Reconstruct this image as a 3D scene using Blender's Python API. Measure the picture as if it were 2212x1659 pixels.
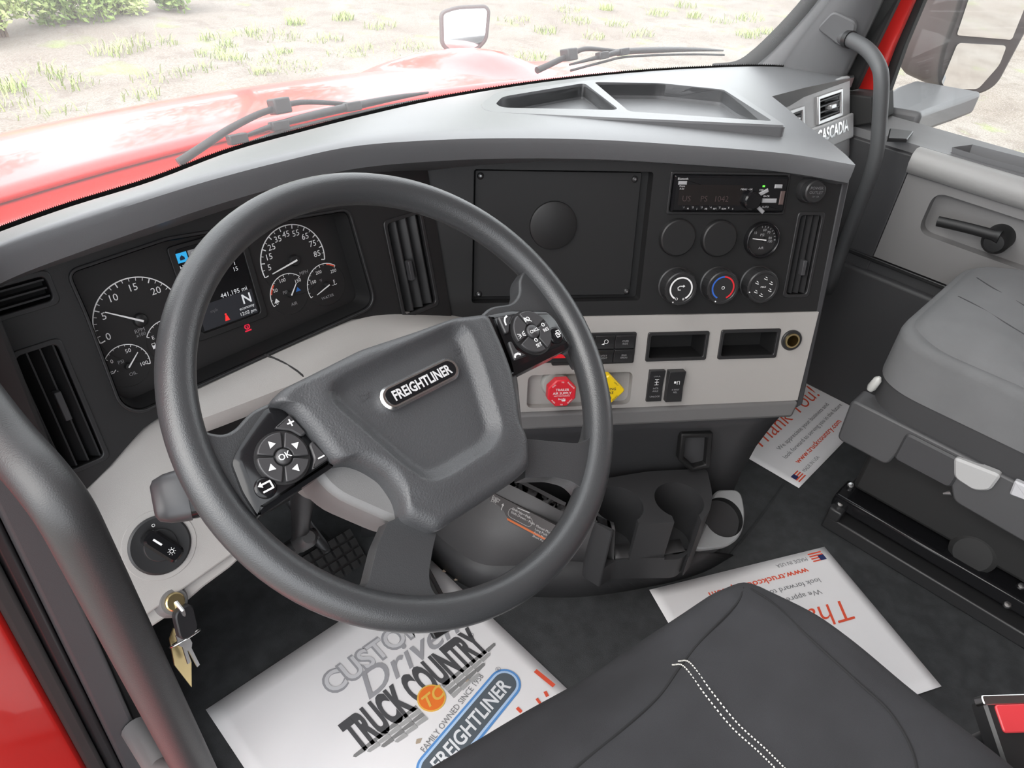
import bpy, bmesh, math, random
from mathutils import Vector as V, Matrix

# ---------------------------------------------------------------- clean start
for o in list(bpy.data.objects):
    bpy.data.objects.remove(o)
SC = bpy.context.scene
COL = SC.collection
R = math.radians
random.seed(7)

# ---------------------------------------------------------------- camera
# world: X to the truck's right, Y forward, Z up, cab floor at z = 0,
# steering wheel centre above the origin.  Units are metres.
FPX, CX, CY = 1600.0, 1106.0, 829.5            # focal length / centre for a 2212 x 1659 frame
CAM = V((-.365, -.438, 1.20))
yaw, tilt, roll = R(48.94), R(36.94), R(5.65)
fwd = V((math.sin(yaw)*math.cos(tilt), math.cos(yaw)*math.cos(tilt), -math.sin(tilt)))
rgt0 = V((math.cos(yaw), -math.sin(yaw), 0))
up0 = rgt0.cross(fwd)
rgt = rgt0*math.cos(roll) + up0*math.sin(roll)
upv = rgt.cross(fwd)
cam_d = bpy.data.cameras.new('camera')
cam_d.sensor_fit = 'HORIZONTAL'
cam_d.sensor_width = 36
cam_d.lens = FPX/2212*36
cam_d.clip_start = .02
cam_d.clip_end = 300
cam_o = bpy.data.objects.new('camera', cam_d)
COL.objects.link(cam_o)
mw = Matrix((rgt, upv, -fwd)).transposed().to_4x4()
mw.translation = CAM
cam_o.matrix_world = mw
SC.camera = cam_o

# ---------------------------------------------------------------- world, sun, exposure
SC.view_settings.view_transform = 'Standard'
SC.view_settings.look = 'None'
SC.view_settings.gamma = 1
SC.view_settings.use_curve_mapping = False
SC.view_settings.exposure = 0.6
wd = bpy.data.worlds.new('overcast_sky')
SC.world = wd
wd.use_nodes = True
bg = wd.node_tree.nodes['Background']
bg.inputs['Color'].default_value = (.93, .96, 1.0, 1)
bg.inputs['Strength'].default_value = 2.5
sun_d = bpy.data.lights.new('hazy_sun_offscreen', 'SUN')
sun_d.energy = 2.4
sun_d.angle = R(55)
sun_d.color = (1, .96, .9)
sun_o = bpy.data.objects.new('hazy_sun_offscreen', sun_d)
COL.objects.link(sun_o)
sun_o.rotation_euler = V((.80, -.04, -.75)).to_track_quat('-Z', 'Y').to_euler()

# ---------------------------------------------------------------- measuring helpers
def ray(px, py):
    return (fwd + rgt*((px-CX)/FPX) - upv*((py-CY)/FPX)).normalized()

def hit(px, py, o, n):
    d = ray(px, py)
    return CAM + d*((o-CAM).dot(n)/d.dot(n))

def hz(px, py, z): return hit(px, py, V((0, 0, z)), V((0, 0, 1)))
def hx(px, py, x): return hit(px, py, V((x, 0, 0)), V((1, 0, 0)))
def hy(px, py, y): return hit(px, py, V((0, y, 0)), V((0, 1, 0)))

class Frame:
    """a flat working plane in the cab: origin, right, outward normal"""
    def __init__(s, o, u, n):
        s.o = V(o); s.u = V(u).normalized(); s.n = V(n).normalized()
        s.v = s.n.cross(s.u).normalized(); s.u = s.v.cross(s.n).normalized()
    def p(s, a, b, c=0.): return s.o + s.u*a + s.v*b + s.n*c
    def uv(s, px, py, c=0.):
        q = hit(px, py, s.o + s.n*c, s.n) - s.o
        return (q.dot(s.u), q.dot(s.v))
    def sub(s, a, b, c=0., rot=0.):
        ca, sa = math.cos(rot), math.sin(rot)
        return Frame(s.p(a, b, c), s.u*ca + s.v*sa, s.n)

def leaned(o, beta, lean):
    b, l = R(beta), R(lean)
    u = V((math.cos(b), -math.sin(b), 0))
    n = V((-math.sin(b)*math.cos(l), -math.cos(b)*math.cos(l), math.sin(l)))
    return Frame(o, u, n)

def lerp(a, b, t): return a + (b-a)*t
def sstep(t):
    t = max(0., min(1., t)); return t*t*(3-2*t)

def spline(pts, n):
    """Catmull-Rom through pts (Vectors or tuples), n points out"""
    P = [V(p) for p in pts]
    m = len(P)-1
    out = []
    for i in range(n):
        t = i/(n-1)*m
        k = min(int(t), m-1); f = t-k
        a = P[k-1] if k > 0 else P[0]*2-P[1]
        b, c = P[k], P[k+1]
        d = P[k+2] if k+2 <= m else P[m]*2-P[m-1]
        out.append(((b*2) + (c-a)*f + (a*2-b*5+c*4-d)*f*f + (-a+b*3-c*3+d)*f**3)*.5)
    return out

def round_poly(pts, r, n=5):
    """round the corners of a 2-D polygon"""
    out = []
    m = len(pts)
    rr = r if isinstance(r, (list, tuple)) else [r]*m
    for i in range(m):
        p0, p, p1 = V(pts[i-1][:2]), V(pts[i][:2]), V(pts[(i+1) % m][:2])
        a, b = p0-p, p1-p
        q = min(rr[i], a.length*.49, b.length*.49)
        if q < 1e-6:
            out.append(tuple(p)); continue
        A, Bq = p+a.normalized()*q, p+b.normalized()*q
        for k in range(n+1):
            t = k/n
            out.append(tuple(A*(1-t)**2 + p*2*t*(1-t) + Bq*t*t))
    return out

def rect(a0, a1, b0, b1): return [(a0, b0), (a1, b0), (a1, b1), (a0, b1)]
def circ(a, b, r, n=32, t0=0., t1=2*math.pi, ends=False):
    m = n if not ends else n-1
    return [(a+r*math.cos(t0+(t1-t0)*k/m), b+r*math.sin(t0+(t1-t0)*k/m)) for k in range(n)]

# ---------------------------------------------------------------- materials
MATS = {}
def mat(name, col, rough=.5, metal=0., spec=.5, bump=0., bscale=800., var=0., vscale=30., coat=0., emit=None, estr=0., col2=None, tilt2=.5):
    if name in MATS: return MATS[name]
    m = bpy.data.materials.new(name)
    m.use_nodes = True
    nt = m.node_tree
    b = nt.nodes['Principled BSDF']
    b.inputs['Base Color'].default_value = (*col, 1)
    b.inputs['Roughness'].default_value = rough
    b.inputs['Metallic'].default_value = metal
    b.inputs['Specular IOR Level'].default_value = spec
    b.inputs['Coat Weight'].default_value = coat
    b.inputs['Coat Roughness'].default_value = .06
    tc = nt.nodes.new('ShaderNodeTexCoord')
    if emit:
        b.inputs['Emission Color'].default_value = (*emit, 1)
        b.inputs['Emission Strength'].default_value = estr
    if bump:
        nz = nt.nodes.new('ShaderNodeTexNoise')
        nz.inputs['Scale'].default_value = bscale
        nz.inputs['Detail'].default_value = 2
        bp = nt.nodes.new('ShaderNodeBump')
        bp.inputs['Strength'].default_value = bump
        bp.inputs['Distance'].default_value = .001
        nt.links.new(tc.outputs['Object'], nz.inputs['Vector'])
        nt.links.new(nz.outputs['Fac'], bp.inputs['Height'])
        nt.links.new(bp.outputs['Normal'], b.inputs['Normal'])
    if var or col2:
        n2 = nt.nodes.new('ShaderNodeTexNoise')
        n2.inputs['Scale'].default_value = vscale
        n2.inputs['Detail'].default_value = 4
        rp = nt.nodes.new('ShaderNodeValToRGB')
        c2 = col2 or tuple(min(1, c*(1+var)) for c in col)
        c1 = col if col2 else tuple(c*(1-var) for c in col)
        rp.color_ramp.elements[0].color = (*c1, 1)
        rp.color_ramp.elements[1].color = (*c2, 1)
        rp.color_ramp.elements[0].position = tilt2-.15
        rp.color_ramp.elements[1].position = tilt2+.15
        nt.links.new(tc.outputs['Object'], n2.inputs['Vector'])
        nt.links.new(n2.outputs['Fac'], rp.inputs['Fac'])
        nt.links.new(rp.outputs['Color'], b.inputs['Base Color'])
    MATS[name] = m
    return m

def glass_mat(name, tint=(1, 1, 1), film=0., ior=1.45):
    """thin clear pane: lets light straight through, reflects by Fresnel, a thin dusty film on top"""
    m = bpy.data.materials.new(name); m.use_nodes = True
    nt = m.node_tree; nt.nodes.remove(nt.nodes['Principled BSDF'])
    out = nt.nodes['Material Output']
    tr = nt.nodes.new('ShaderNodeBsdfTransparent'); tr.inputs['Color'].default_value = (*tint, 1)
    gl = nt.nodes.new('ShaderNodeBsdfGlossy'); gl.inputs['Roughness'].default_value = .02
    fr = nt.nodes.new('ShaderNodeFresnel'); fr.inputs['IOR'].default_value = ior
    mx = nt.nodes.new('ShaderNodeMixShader')
    nt.links.new(fr.outputs[0], mx.inputs[0]); nt.links.new(tr.outputs[0], mx.inputs[1]); nt.links.new(gl.outputs[0], mx.inputs[2])
    last = mx
    if film:
        df = nt.nodes.new('ShaderNodeBsdfTranslucent'); df.inputs['Color'].default_value = (.9, .9, .9, 1)
        m2 = nt.nodes.new('ShaderNodeMixShader'); m2.inputs[0].default_value = film
        nt.links.new(mx.outputs[0], m2.inputs[1]); nt.links.new(df.outputs[0], m2.inputs[2]); last = m2
    nt.links.new(last.outputs[0], out.inputs['Surface'])
    MATS[name] = m
    return m

charcoal = mat('charcoal_plastic', (.042, .042, .045), .55, bump=.25, bscale=1500)
dashtop = mat('dash_top_plastic', (.12, .122, .127), .34, spec=.85, bump=.2, bscale=1400)
black_pl = mat('black_plastic', (.0105, .0105, .011), .5, bump=.12, bscale=1800)
satin_bk = mat('satin_black', (.02, .02, .021), .38)
gloss_bk = mat('gloss_black', (.008, .008, .009), .16, spec=.3)
deep_bk = mat('deep_black', (.013, .013, .013), .7)
rubber = mat('black_rubber', (.018, .018, .018), .7)
ltgrey = mat('light_grey_plastic', (.37, .355, .34), .5, bump=.2, bscale=1500)
midgrey = mat('mid_grey_plastic', (.14, .138, .138), .5, bump=.2, bscale=1500)
dkgrey = mat('dark_grey_plastic', (.05, .05, .053), .5, bump=.25, bscale=1400)
leather = mat('wheel_leather', (.034, .035, .037), .36, spec=.6, bump=.25, bscale=900)
padmat = mat('grained_pad', (.046, .047, .050), .46, bump=.5, bscale=600)
red_paint = mat('red_paint', (.62, .018, .014), .3, coat=.5)
white_ink = mat('white_ink', (.8, .8, .8), .6)
grey_ink = mat('grey_ink', (.3, .3, .31), .6)
dim_ink = mat('dim_ink', (.16, .16, .165), .6)
black_ink = mat('black_ink', (.02, .02, .02), .6)
red_ink = mat('red_ink', (.75, .09, .04), .6)
chrome = mat('chrome', (.82, .82, .82), .22, metal=1.)
steel = mat('steel', (.5, .5, .5), .3, metal=1.)
brass = mat('brass', (.72, .58, .30), .28, metal=1.)
paper_m = mat('paper', (.80, .79, .80), .75, var=.02, vscale=6)
fabric = mat('black_fabric', (.022, .022, .025), .9, bump=.6, bscale=2500, var=.15, vscale=14)
greyfab = mat('grey_fabric', (.15, .152, .155), .9, bump=.5, bscale=2200, var=.06, vscale=10)
darkfab = mat('dark_fabric', (.045, .045, .047), .9, bump=.5, bscale=2200)
floor_m = mat('floor_rubber', (.040, .042, .044), .48, bump=.5, bscale=500, var=.2, vscale=40)

# ---------------------------------------------------------------- mesh helpers
class MB:
    def __init__(s): s.v = []; s.f = []
    def add(s, verts, faces):
        k = len(s.v); s.v += [tuple(x) for x in verts]; s.f += [tuple(i+k for i in f) for f in faces]; return s
    def box(s, fr, a0, a1, b0, b1, c0, c1):
        vs = [fr.p(a, b, c) for c in (c0, c1) for b in (b0, b1) for a in (a0, a1)]
        return s.add(vs, [(0, 2, 3, 1), (4, 5, 7, 6), (0, 1, 5, 4), (2, 6, 7, 3), (0, 4, 6, 2), (1, 3, 7, 5)])
    def prism(s, fr, poly, c0, c1, cham=0., chin=None):
        """extrude poly from c0 up to c1; cham = chamfer at the c1 edge"""
        n = len(poly)
        rows = [[fr.p(a, b, c0) for a, b in poly]]
        if cham:
            rows.append([fr.p(a, b, c1-cham) for a, b in poly])
            ins = inset(poly, chin if chin is not None else cham)
            rows.append([fr.p(a, b, c1) for a, b in ins])
        else:
            rows.append([fr.p(a, b, c1) for a, b in poly])
        vs = [p for r in rows for p in r]
        fs = []
        for k in range(len(rows)-1):
            for i in range(n):
                j = (i+1) % n
                fs.append((k*n+i, k*n+j, (k+1)*n+j, (k+1)*n+i))
        fs.append(tuple(reversed(range(n))))
        fs.append(tuple((len(rows)-1)*n+i for i in range(n)))
        return s.add(vs, fs)
    def flat(s, fr, poly, c=0.):
        return s.add([fr.p(a, b, c) for a, b in poly], [tuple(range(len(poly)))])
    def plate_hole(s, fr, outer, inner, c0, c1):
        """outer polygon with a hole (same point count), thickness c0..c1"""
        n = len(outer)
        vs = [fr.p(a, b, c) for c in (c0, c1) for poly in (outer, inner) for a, b in poly]
        fs = []
        for i in range(n):
            j = (i+1) % n
            fs += [(i, n+i, n+j, j), (2*n+i, 2*n+j, 3*n+j, 3*n+i), (i, j, 2*n+j, 2*n+i), (n+i, 3*n+i, 3*n+j, n+j)]
        return s.add(vs, fs)
    def lathe(s, o, ax, prof, seg=32, ref=None, cap=True):
        ax = V(ax).normalized()
        u = ax.orthogonal().normalized() if ref is None else (V(ref)-ax*V(ref).dot(ax)).normalized()
        w = ax.cross(u)
        vs = []
        for r, h in prof:
            for k in range(seg):
                t = 2*math.pi*k/seg
                vs.append(V(o)+ax*h+(u*math.cos(t)+w*math.sin(t))*r)
        fs = []
        m = len(prof)
        for i in range(m-1):
            for k in range(seg):
                j = (k+1) % seg
                fs.append((i*seg+k, i*seg+j, (i+1)*seg+j, (i+1)*seg+k))
        if cap:
            fs.append(tuple(reversed(range(seg)))); fs.append(tuple((m-1)*seg+k for k in range(seg)))
        return s.add(vs, fs)
    def tube(s, pts, r, seg=12, closed=False, flat=None, cap=True):
        """round bar along pts; r number or list; flat=(up vector, height factor)"""
        P = [V(p) for p in pts]; n = len(P)
        rr = r if isinstance(r, (list, tuple)) else [r]*n
        vs = []
        prev = None
        for i in range(n):
            if closed: t = P[(i+1) % n]-P[i-1]
            else: t = P[min(i+1, n-1)]-P[max(i-1, 0)]
            t.normalize()
            if flat: u = (flat[0]-t*flat[0].dot(t)).normalized()
            else:
                if prev is None: u = t.orthogonal().normalized()
                else: u = (prev-t*prev.dot(t)).normalized()
                prev = u
            w = t.cross(u)
            for k in range(seg):
                a = 2*math.pi*k/seg
                vs.append(P[i]+(u*math.cos(a)*(flat[1] if flat else 1)+w*math.sin(a))*rr[i])
        fs = []
        for i in range(n if closed else n-1):
            for k in range(seg):
                j = (k+1) % seg; i2 = (i+1) % n
                fs.append((i*seg+k, i*seg+j, i2*seg+j, i2*seg+k))
        if not closed and cap:
            fs.append(tuple(reversed(range(seg)))); fs.append(tuple((n-1)*seg+k for k in range(seg)))
        return s.add(vs, fs)
    def grid(s, rows, close_u=False):
        n = len(rows[0]); vs = [p for r in rows for p in r]; fs = []
        for i in range(len(rows)-1):
            for k in range(n if close_u else n-1):
                j = (k+1) % n
                fs.append((i*n+k, i*n+j, (i+1)*n+j, (i+1)*n+k))
        return s.add(vs, fs)
    def ring(s, fr, a, b, r0, r1, c0, c1, t0=0., t1=2*math.pi, n=48):
        full = abs(t1-t0-2*math.pi) < 1e-6
        N = n if full else n+1
        vs = []
        for k in range(N):
            t = t0+(t1-t0)*k/n
            for r, c in ((r0, c0), (r1, c0), (r1, c1), (r0, c1)):
                vs.append(fr.p(a+r*math.cos(t), b+r*math.sin(t), c))
        fs = []
        for k in range(n):
            k2 = (k+1) % N
            for q in range(4):
                q2 = (q+1) % 4
                fs.append((k*4+q, k2*4+q, k2*4+q2, k*4+q2))
        if not full:
            fs.append((0, 1, 2, 3)); fs.append(tuple((N-1)*4+q for q in (3, 2, 1, 0)))
        return s.add(vs, fs)
    def stroke(s, fr, pts, w, c=.0006, closed=False):
        """printed line of width w on a plane"""
        P = [V((p[0], p[1])) for p in pts]; n = len(P)
        for i in range(n if closed else n-1):
            a, b = P[i], P[(i+1) % n]
            d = (b-a)
            if d.length < 1e-7: continue
            d.normalize(); q = V((-d.y, d.x))*w*.5; e = d*w*.25
            s.flat(fr, [tuple(a-q-e), tuple(b-q+e), tuple(b+q+e), tuple(a+q-e)], c)
        return s
    def text(s, fr, body, a, b, h, c=.0006, align='CENTER', rot=0., width=None, shear=0., bold=0., wscale=1.):
        cu = bpy.data.curves.new('t', 'FONT')
        cu.body = body; cu.size = 1.; cu.align_x = align; cu.resolution_u = 4 if h > .02 else 2; cu.shear = shear; cu.offset = bold
        ob = bpy.data.objects.new('t', cu)
        me = bpy.data.meshes.new_from_object(ob)
        k = h/.70
        xs = [v.co.x for v in me.vertices] or [0]
        kx = k*wscale
        if width: kx = width/max(1e-6, max(xs)-min(xs))
        ca, sa = math.cos(rot), math.sin(rot)
        vs = []
        for v in me.vertices:
            x, y = v.co.x*kx, (v.co.y-.35)*k
            vs.append(fr.p(a+x*ca-y*sa, b+x*sa+y*ca, c))
        s.add(vs, [tuple(p.vertices) for p in me.polygons])
        bpy.data.objects.remove(ob); bpy.data.curves.remove(cu); bpy.data.meshes.remove(me)
        return s
    def build(s, name, m, parent=None, angle=40, bevel=0., bseg=2, solid=0., sub=0, fix=True, weld=False):
        me = bpy.data.meshes.new(name)
        org = V((0, 0, 0))
        if parent is not None:
            org = root_loc(parent)
        elif s.v:
            xs, ys, zs = zip(*s.v)
            org = V(((min(xs)+max(xs))/2, (min(ys)+max(ys))/2, min(zs)))
        me.from_pydata([tuple(V(p)-org) for p in s.v], [], s.f)
        if fix or weld:
            bm = bmesh.new(); bm.from_mesh(me)
            if weld: bmesh.ops.remove_doubles(bm, verts=bm.verts, dist=1e-5)
            bmesh.ops.recalc_face_normals(bm, faces=bm.faces)
            bm.to_mesh(me); bm.free()
        for p in me.polygons: p.use_smooth = True
        me.set_sharp_from_angle(angle=R(angle))
        me.materials.append(m)
        o = bpy.data.objects.new(name, me); COL.objects.link(o)
        if parent is not None: o.parent = parent
        else: o.location = org
        if solid:
            md = o.modifiers.new('thickness', 'SOLIDIFY'); md.thickness = solid; md.offset = -1
        if bevel:
            md = o.modifiers.new('edge', 'BEVEL'); md.width = bevel; md.segments = bseg
            md.limit_method = 'ANGLE'; md.angle_limit = R(35); md.harden_normals = False
        if sub:
            md = o.modifiers.new('smooth', 'SUBSURF'); md.levels = sub; md.render_levels = sub
        return o

def inset(poly, d):
    """shrink a polygon by moving each vertex along its mitre"""
    n = len(poly); P = [V((p[0], p[1])) for p in poly]
    area = sum(P[i].x*P[(i+1) % n].y-P[(i+1) % n].x*P[i].y for i in range(n))
    sg = 1 if area > 0 else -1
    out = []
    for i in range(n):
        e0 = (P[i]-P[i-1]); e1 = (P[(i+1) % n]-P[i])
        if e0.length < 1e-9: e0 = e1
        if e1.length < 1e-9: e1 = e0
        n0 = V((-e0.y, e0.x)).normalized()*sg; n1 = V((-e1.y, e1.x)).normalized()*sg
        m = (n0+n1)
        m = m.normalized() if m.length > 1e-6 else n0
        k = d/max(.35, m.dot(n0))
        out.append(tuple(P[i]+m*k))
    return out

def root_loc(o):
    while o.parent is not None: o = o.parent
    return V(o.location)

def tag(o, label, cat, group=None):
    o['label'] = label; o['category'] = cat
    if group: o['group'] = group
    return o
def thing(name, loc, label, cat, group=None):
    o = bpy.data.objects.new(name, None); COL.objects.link(o)
    o.empty_display_size = .05
    o.location = V(loc)
    return tag(o, label, cat, group)
def struct(o):
    o['kind'] = 'structure'; return o
def struct_root(name, loc):
    o = bpy.data.objects.new(name, None); COL.objects.link(o); o.location = V(loc); o['kind'] = 'structure'; return o
def dup(o, delta=V((0, 0, 0)), parent=None):
    c = o.copy(); COL.objects.link(c)
    if parent is None: c.location = o.location + delta
    else: c.parent = parent
    for ch in list(o.children): dup(ch, V((0, 0, 0)), c)
    return c

# main working planes of the dashboard and the wheel
FL = leaned((0, .36, .74), 0, 17)                 # driver side face of the dashboard
SEAM = hit(955, 500, FL.o, FL.n)
FC = leaned(SEAM, 36.2, 14)                       # centre face, turned to the driver
WC = V((0, 0, .767))
FW = Frame(WC, (1, 0, 0), (0, -math.cos(R(52.3)), math.sin(R(52.3))))
DOORX = 1.55
def uvl(fr, pts, c=0.): return [fr.uv(x, y, c) for x, y in pts]
# ================================================================ cutting helper
def cut(o, cutters):
    """real openings: subtract closed solids from o and keep the resulting mesh"""
    cs = []
    for mb in cutters:
        me = bpy.data.meshes.new('cut')
        me.from_pydata(mb.v, [], mb.f)
        bm = bmesh.new(); bm.from_mesh(me); bmesh.ops.recalc_face_normals(bm, faces=bm.faces); bm.to_mesh(me); bm.free()
        c = bpy.data.objects.new('cut', me); COL.objects.link(c); cs.append(c)
        md = o.modifiers.new('cut', 'BOOLEAN'); md.operation = 'DIFFERENCE'; md.object = c; md.solver = 'EXACT'
    bpy.context.view_layer.update()
    dg = bpy.context.evaluated_depsgraph_get()
    new = bpy.data.meshes.new_from_object(o.evaluated_get(dg))
    old = o.data; o.modifiers.clear(); o.data = new; new.name = old.name
    bpy.data.meshes.remove(old)
    for c in cs:
        me = c.data; bpy.data.objects.remove(c); bpy.data.meshes.remove(me)
    for p in new.polygons: p.use_smooth = True
    new.set_sharp_from_angle(angle=R(35))
    return o

# ================================================================ ground outside
GZ = -1.22
def ground_mat():
    m = bpy.data.materials.new('gravel_ground'); m.use_nodes = True
    nt = m.node_tree; b = nt.nodes['Principled BSDF']; b.inputs['Roughness'].default_value = .9
    tc = nt.nodes.new('ShaderNodeTexCoord')
    def noise(sc, det=4.):
        n = nt.nodes.new('ShaderNodeTexNoise'); n.inputs['Scale'].default_value = sc; n.inputs['Detail'].default_value = det
        nt.links.new(tc.outputs['Object'], n.inputs['Vector']); return n
    def ramp(n, p0, c0, p1, c1, out='Fac'):
        r = nt.nodes.new('ShaderNodeValToRGB')
        r.color_ramp.elements[0].position = p0; r.color_ramp.elements[0].color = (*c0, 1)
        r.color_ramp.elements[1].position = p1; r.color_ramp.elements[1].color = (*c1, 1)
        nt.links.new(n.outputs[out], r.inputs['Fac']); return r
    def mix(f, a, c):
        x = nt.nodes.new('ShaderNodeMix'); x.data_type = 'RGBA'
        if isinstance(f, float): x.inputs[0].default_value = f
        else: nt.links.new(f, x.inputs[0])
        nt.links.new(a, x.inputs[6]); nt.links.new(c, x.inputs[7]); return x.outputs[2]
    fine = ramp(noise(55, 6), .3, (.12, .10, .08), .72, (.35, .32, .29))
    big = ramp(noise(.8, 3), .35, (.17, .125, .095), .65, (.29, .265, .24))
    c = mix(.32, fine.outputs[0], big.outputs[0])
    vo = nt.nodes.new('ShaderNodeTexVoronoi'); vo.inputs['Scale'].default_value = 38
    nt.links.new(tc.outputs['Object'], vo.inputs['Vector'])
    st = ramp(vo, .0, (.5, .49, .47), .35, (.15, .12, .10), 'Distance')
    msk = ramp(noise(3.2, 3), .5, (0, 0, 0), .62, (.6, .6, .6))
    c = mix(msk.outputs[0], c, st.outputs[0])
    gr = ramp(noise(1.6, 5), .60, (0, 0, 0), .72, (.5, .5, .5))
    gc = ramp(noise(30, 3), .3, (.16, .24, .05), .7, (.36, .42, .16))
    c = mix(gr.outputs[0], c, gc.outputs[0])
    nt.links.new(c, b.inputs['Base Color'])
    bp = nt.nodes.new('ShaderNodeBump'); bp.inputs['Strength'].default_value = .6; bp.inputs['Distance'].default_value = .02
    nt.links.new(noise(60, 4).outputs['Fac'], bp.inputs['Height']); nt.links.new(bp.outputs['Normal'], b.inputs['Normal'])
    return m
gm = MB()
rows = []
for i in range(61):
    y = -20+i*1.0
    rows.append([V((-20+k*1.0, y, GZ + .018*math.sin(k*1.3+i*.7)+.02*math.sin(k*.5-i*1.1))) for k in range(61)])
gm.grid(rows)
ground = struct(gm.build('ground', ground_mat(), fix=False))

# ================================================================ cab shell
FLOOR = Frame((0, 0, 0), (1, 0, 0), (0, 0, 1))
flatZ = FLOOR
fl = MB().box(FLOOR, -.36, 1.6, -1.7, .70, -.06, 0)
floor = struct(fl.build('floor', floor_m))
for k in range(3):                                            # low moulded ribs in the rubber by the console
    a = hz(1575+k*22, 1200-k*26, 0); b2 = hz(1665+k*14, 1085-k*20, 0)
    a.z = b2.z = -.0022
    MB().tube(spline([a, (a+b2)/2+V((.008, .0, 0)), b2], 8), .004, 8).build('rib', floor_m, floor)
# firewall
fw = MB().box(FLOOR, -.33, DOORX+.02, .66, .70, 0, .70)
struct(fw.build('wall_front', deep_bk))
struct(MB().box(FLOOR, 1.51, 1.60, .245, .34, 0, .70).build('wall_right', deep_bk))
# ceiling and back of the cab (behind and above the photographer's view)
lining = mat('cab_lining', (.34, .335, .325), .9)
ceil_o = struct(MB().box(FLOOR, -.36, 1.66, -1.7, .22, 1.72, 1.76).build('ceiling', lining))
MB().box(FLOOR, -.34, 1.6, .16, .22, 1.58, 1.73).build('windshield_header', lining, ceil_o)
MB().box(FLOOR, 1.60, 1.66, -.92, .20, 1.59, 1.73).build('side_header', lining, ceil_o)
struct(MB().box(FLOOR, -.36, 1.6, -1.74, -1.7, 0, 1.76).build('wall_back', lining))

# ================================================================ hood
hood = thing('truck_hood', (.5, .9, -.9), 'red painted truck hood in front of the windshield', 'truck hood')
def hood_z(x, t): return .6935 + .0031*t - .3348*t*t - .0158*(x-.5)**2
hb = MB(); rows = []
for i in range(40):
    t = 1.75*i/39
    row = []
    for k in range(70):
        s = -1+2*k/69
        x = .5+1.08*s
        e = max(0, abs(s)-.86)/.14
        z = hood_z(x, t) - .5*e*e
        row.append(V((x, .9-.15*(x-.5)**2+t, z)))
    rows.append(row)
front = [V((p.x, p.y+.06, -.9)) for p in rows[-1]]
rows.append(front)
hb.grid(rows)
hood_skin = hb.build('skin', red_paint, hood, fix=False, solid=.01)
# raised ridge along the right shoulder of the hood
rd = MB(); rows = []
for i in range(24):
    t = -.0+1.25*i/23
    x0 = 1.13
    row = []
    for k in range(9):
        s = -1+2*k/8
        x = x0+.16*s
        row.append(V((x, .9-.15*(x-.5)**2+t, hood_z(x, t) - .004 + .055*(math.cos(s*math.pi)*.5+.5)*sstep(t/.25)*(1-.3*t))))
    rows.append(row)
rd.grid(rows).build('ridge', red_paint, hood, fix=False)
# cowl between hood and glass
cw = MB(); rows = []
for k in range(40):
    x = -.5+2.0*k/39
    y1 = .9-.15*(x-.5)**2
    rows.append([V((x, y1+.01, hood_z(x, 0)-.012)), V((x, y1-.06, .672-.02*(x-.5)**2)), V((x, y1-.14, .66-.02*(x-.5)**2))])
cw.grid(rows).build('cowl', red_paint, hood, fix=False, solid=.006)

# ================================================================ dashboard
dash = thing('dashboard', (.35, .35, 0), 'curved black and grey truck dashboard with a charcoal top pad under the windshield', 'dashboard')
LIP = [(-120, 590, .855), (0, 529, .86), (150, 476, .863), (300, 427, .865), (450, 381, .866), (600, 342, .866), (760, 308, .864), (930, 295, .857), (1100, 291, .85), (1300, 295, .842), (1500, 308, .834), (1700, 325, .826), (1850, 350, .82)]
FAR = [(-150, 560), (-20, 508), (150, 447), (330, 391), (500, 327), (650, 285), (800, 247), (950, 214), (1150, 181), (1330, 160), (1500, 148), (1680, 144), (1845, 162)]
lipc = spline([hz(*q) for q in LIP], 60)
farc = spline([hz(a, b, .79) for a, b in FAR], 60)
CRZ = [.848, .846, .843, .838, .832, .824, .814, .803, .794, .79, .79, .79, .79]
crest = spline([hz(a, b, z) for (a, b), z in zip(FAR, CRZ)], 60)
top = MB(); rows = []
for kk, (L, Fp) in enumerate(zip(lipc, farc)):
    tn = 1-sstep((kk-42)/8)
    Cr = crest[kk]
    d = (Cr-L); h = V((d.x, d.y, 0)).normalized()
    loop = []
    for t in (.0, .02, .05, .1, .2, .35, .5, .65, .8, .92, 1.0):
        q = lerp(L, Cr, t)
        if t < .1: q.z -= .005*(1-t/.1)**2
        q.z += .006*math.sin(t*math.pi)*sstep(kk/30)
        loop.append(q)
    loop.append(lerp(Cr, Fp, .3)+V((0, 0, -.004)))
    loop.append(Fp+V((0, 0, -.006)))
    loop.append(Fp+V((0, 0, -.020-.05*tn)))
    loop.append(L+h*.09+V((0, 0, -.037-.048*tn)))
    loop.append(L+h*.03+V((0, 0, -.05)))
    loop.append(L+h*.004+V((0, 0, -.036)))
    loop.append(L-h*.002+V((0, 0, -.012)))
    rows.append(loop)
top.grid(rows, close_u=True)
n = len(rows[0]); m_ = len(rows)
top.f.append(tuple(range(n))); top.f.append(tuple((m_-1)*n+i for i in reversed(range(n))))
pad = top.build('top_pad', dashtop, dash)
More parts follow.
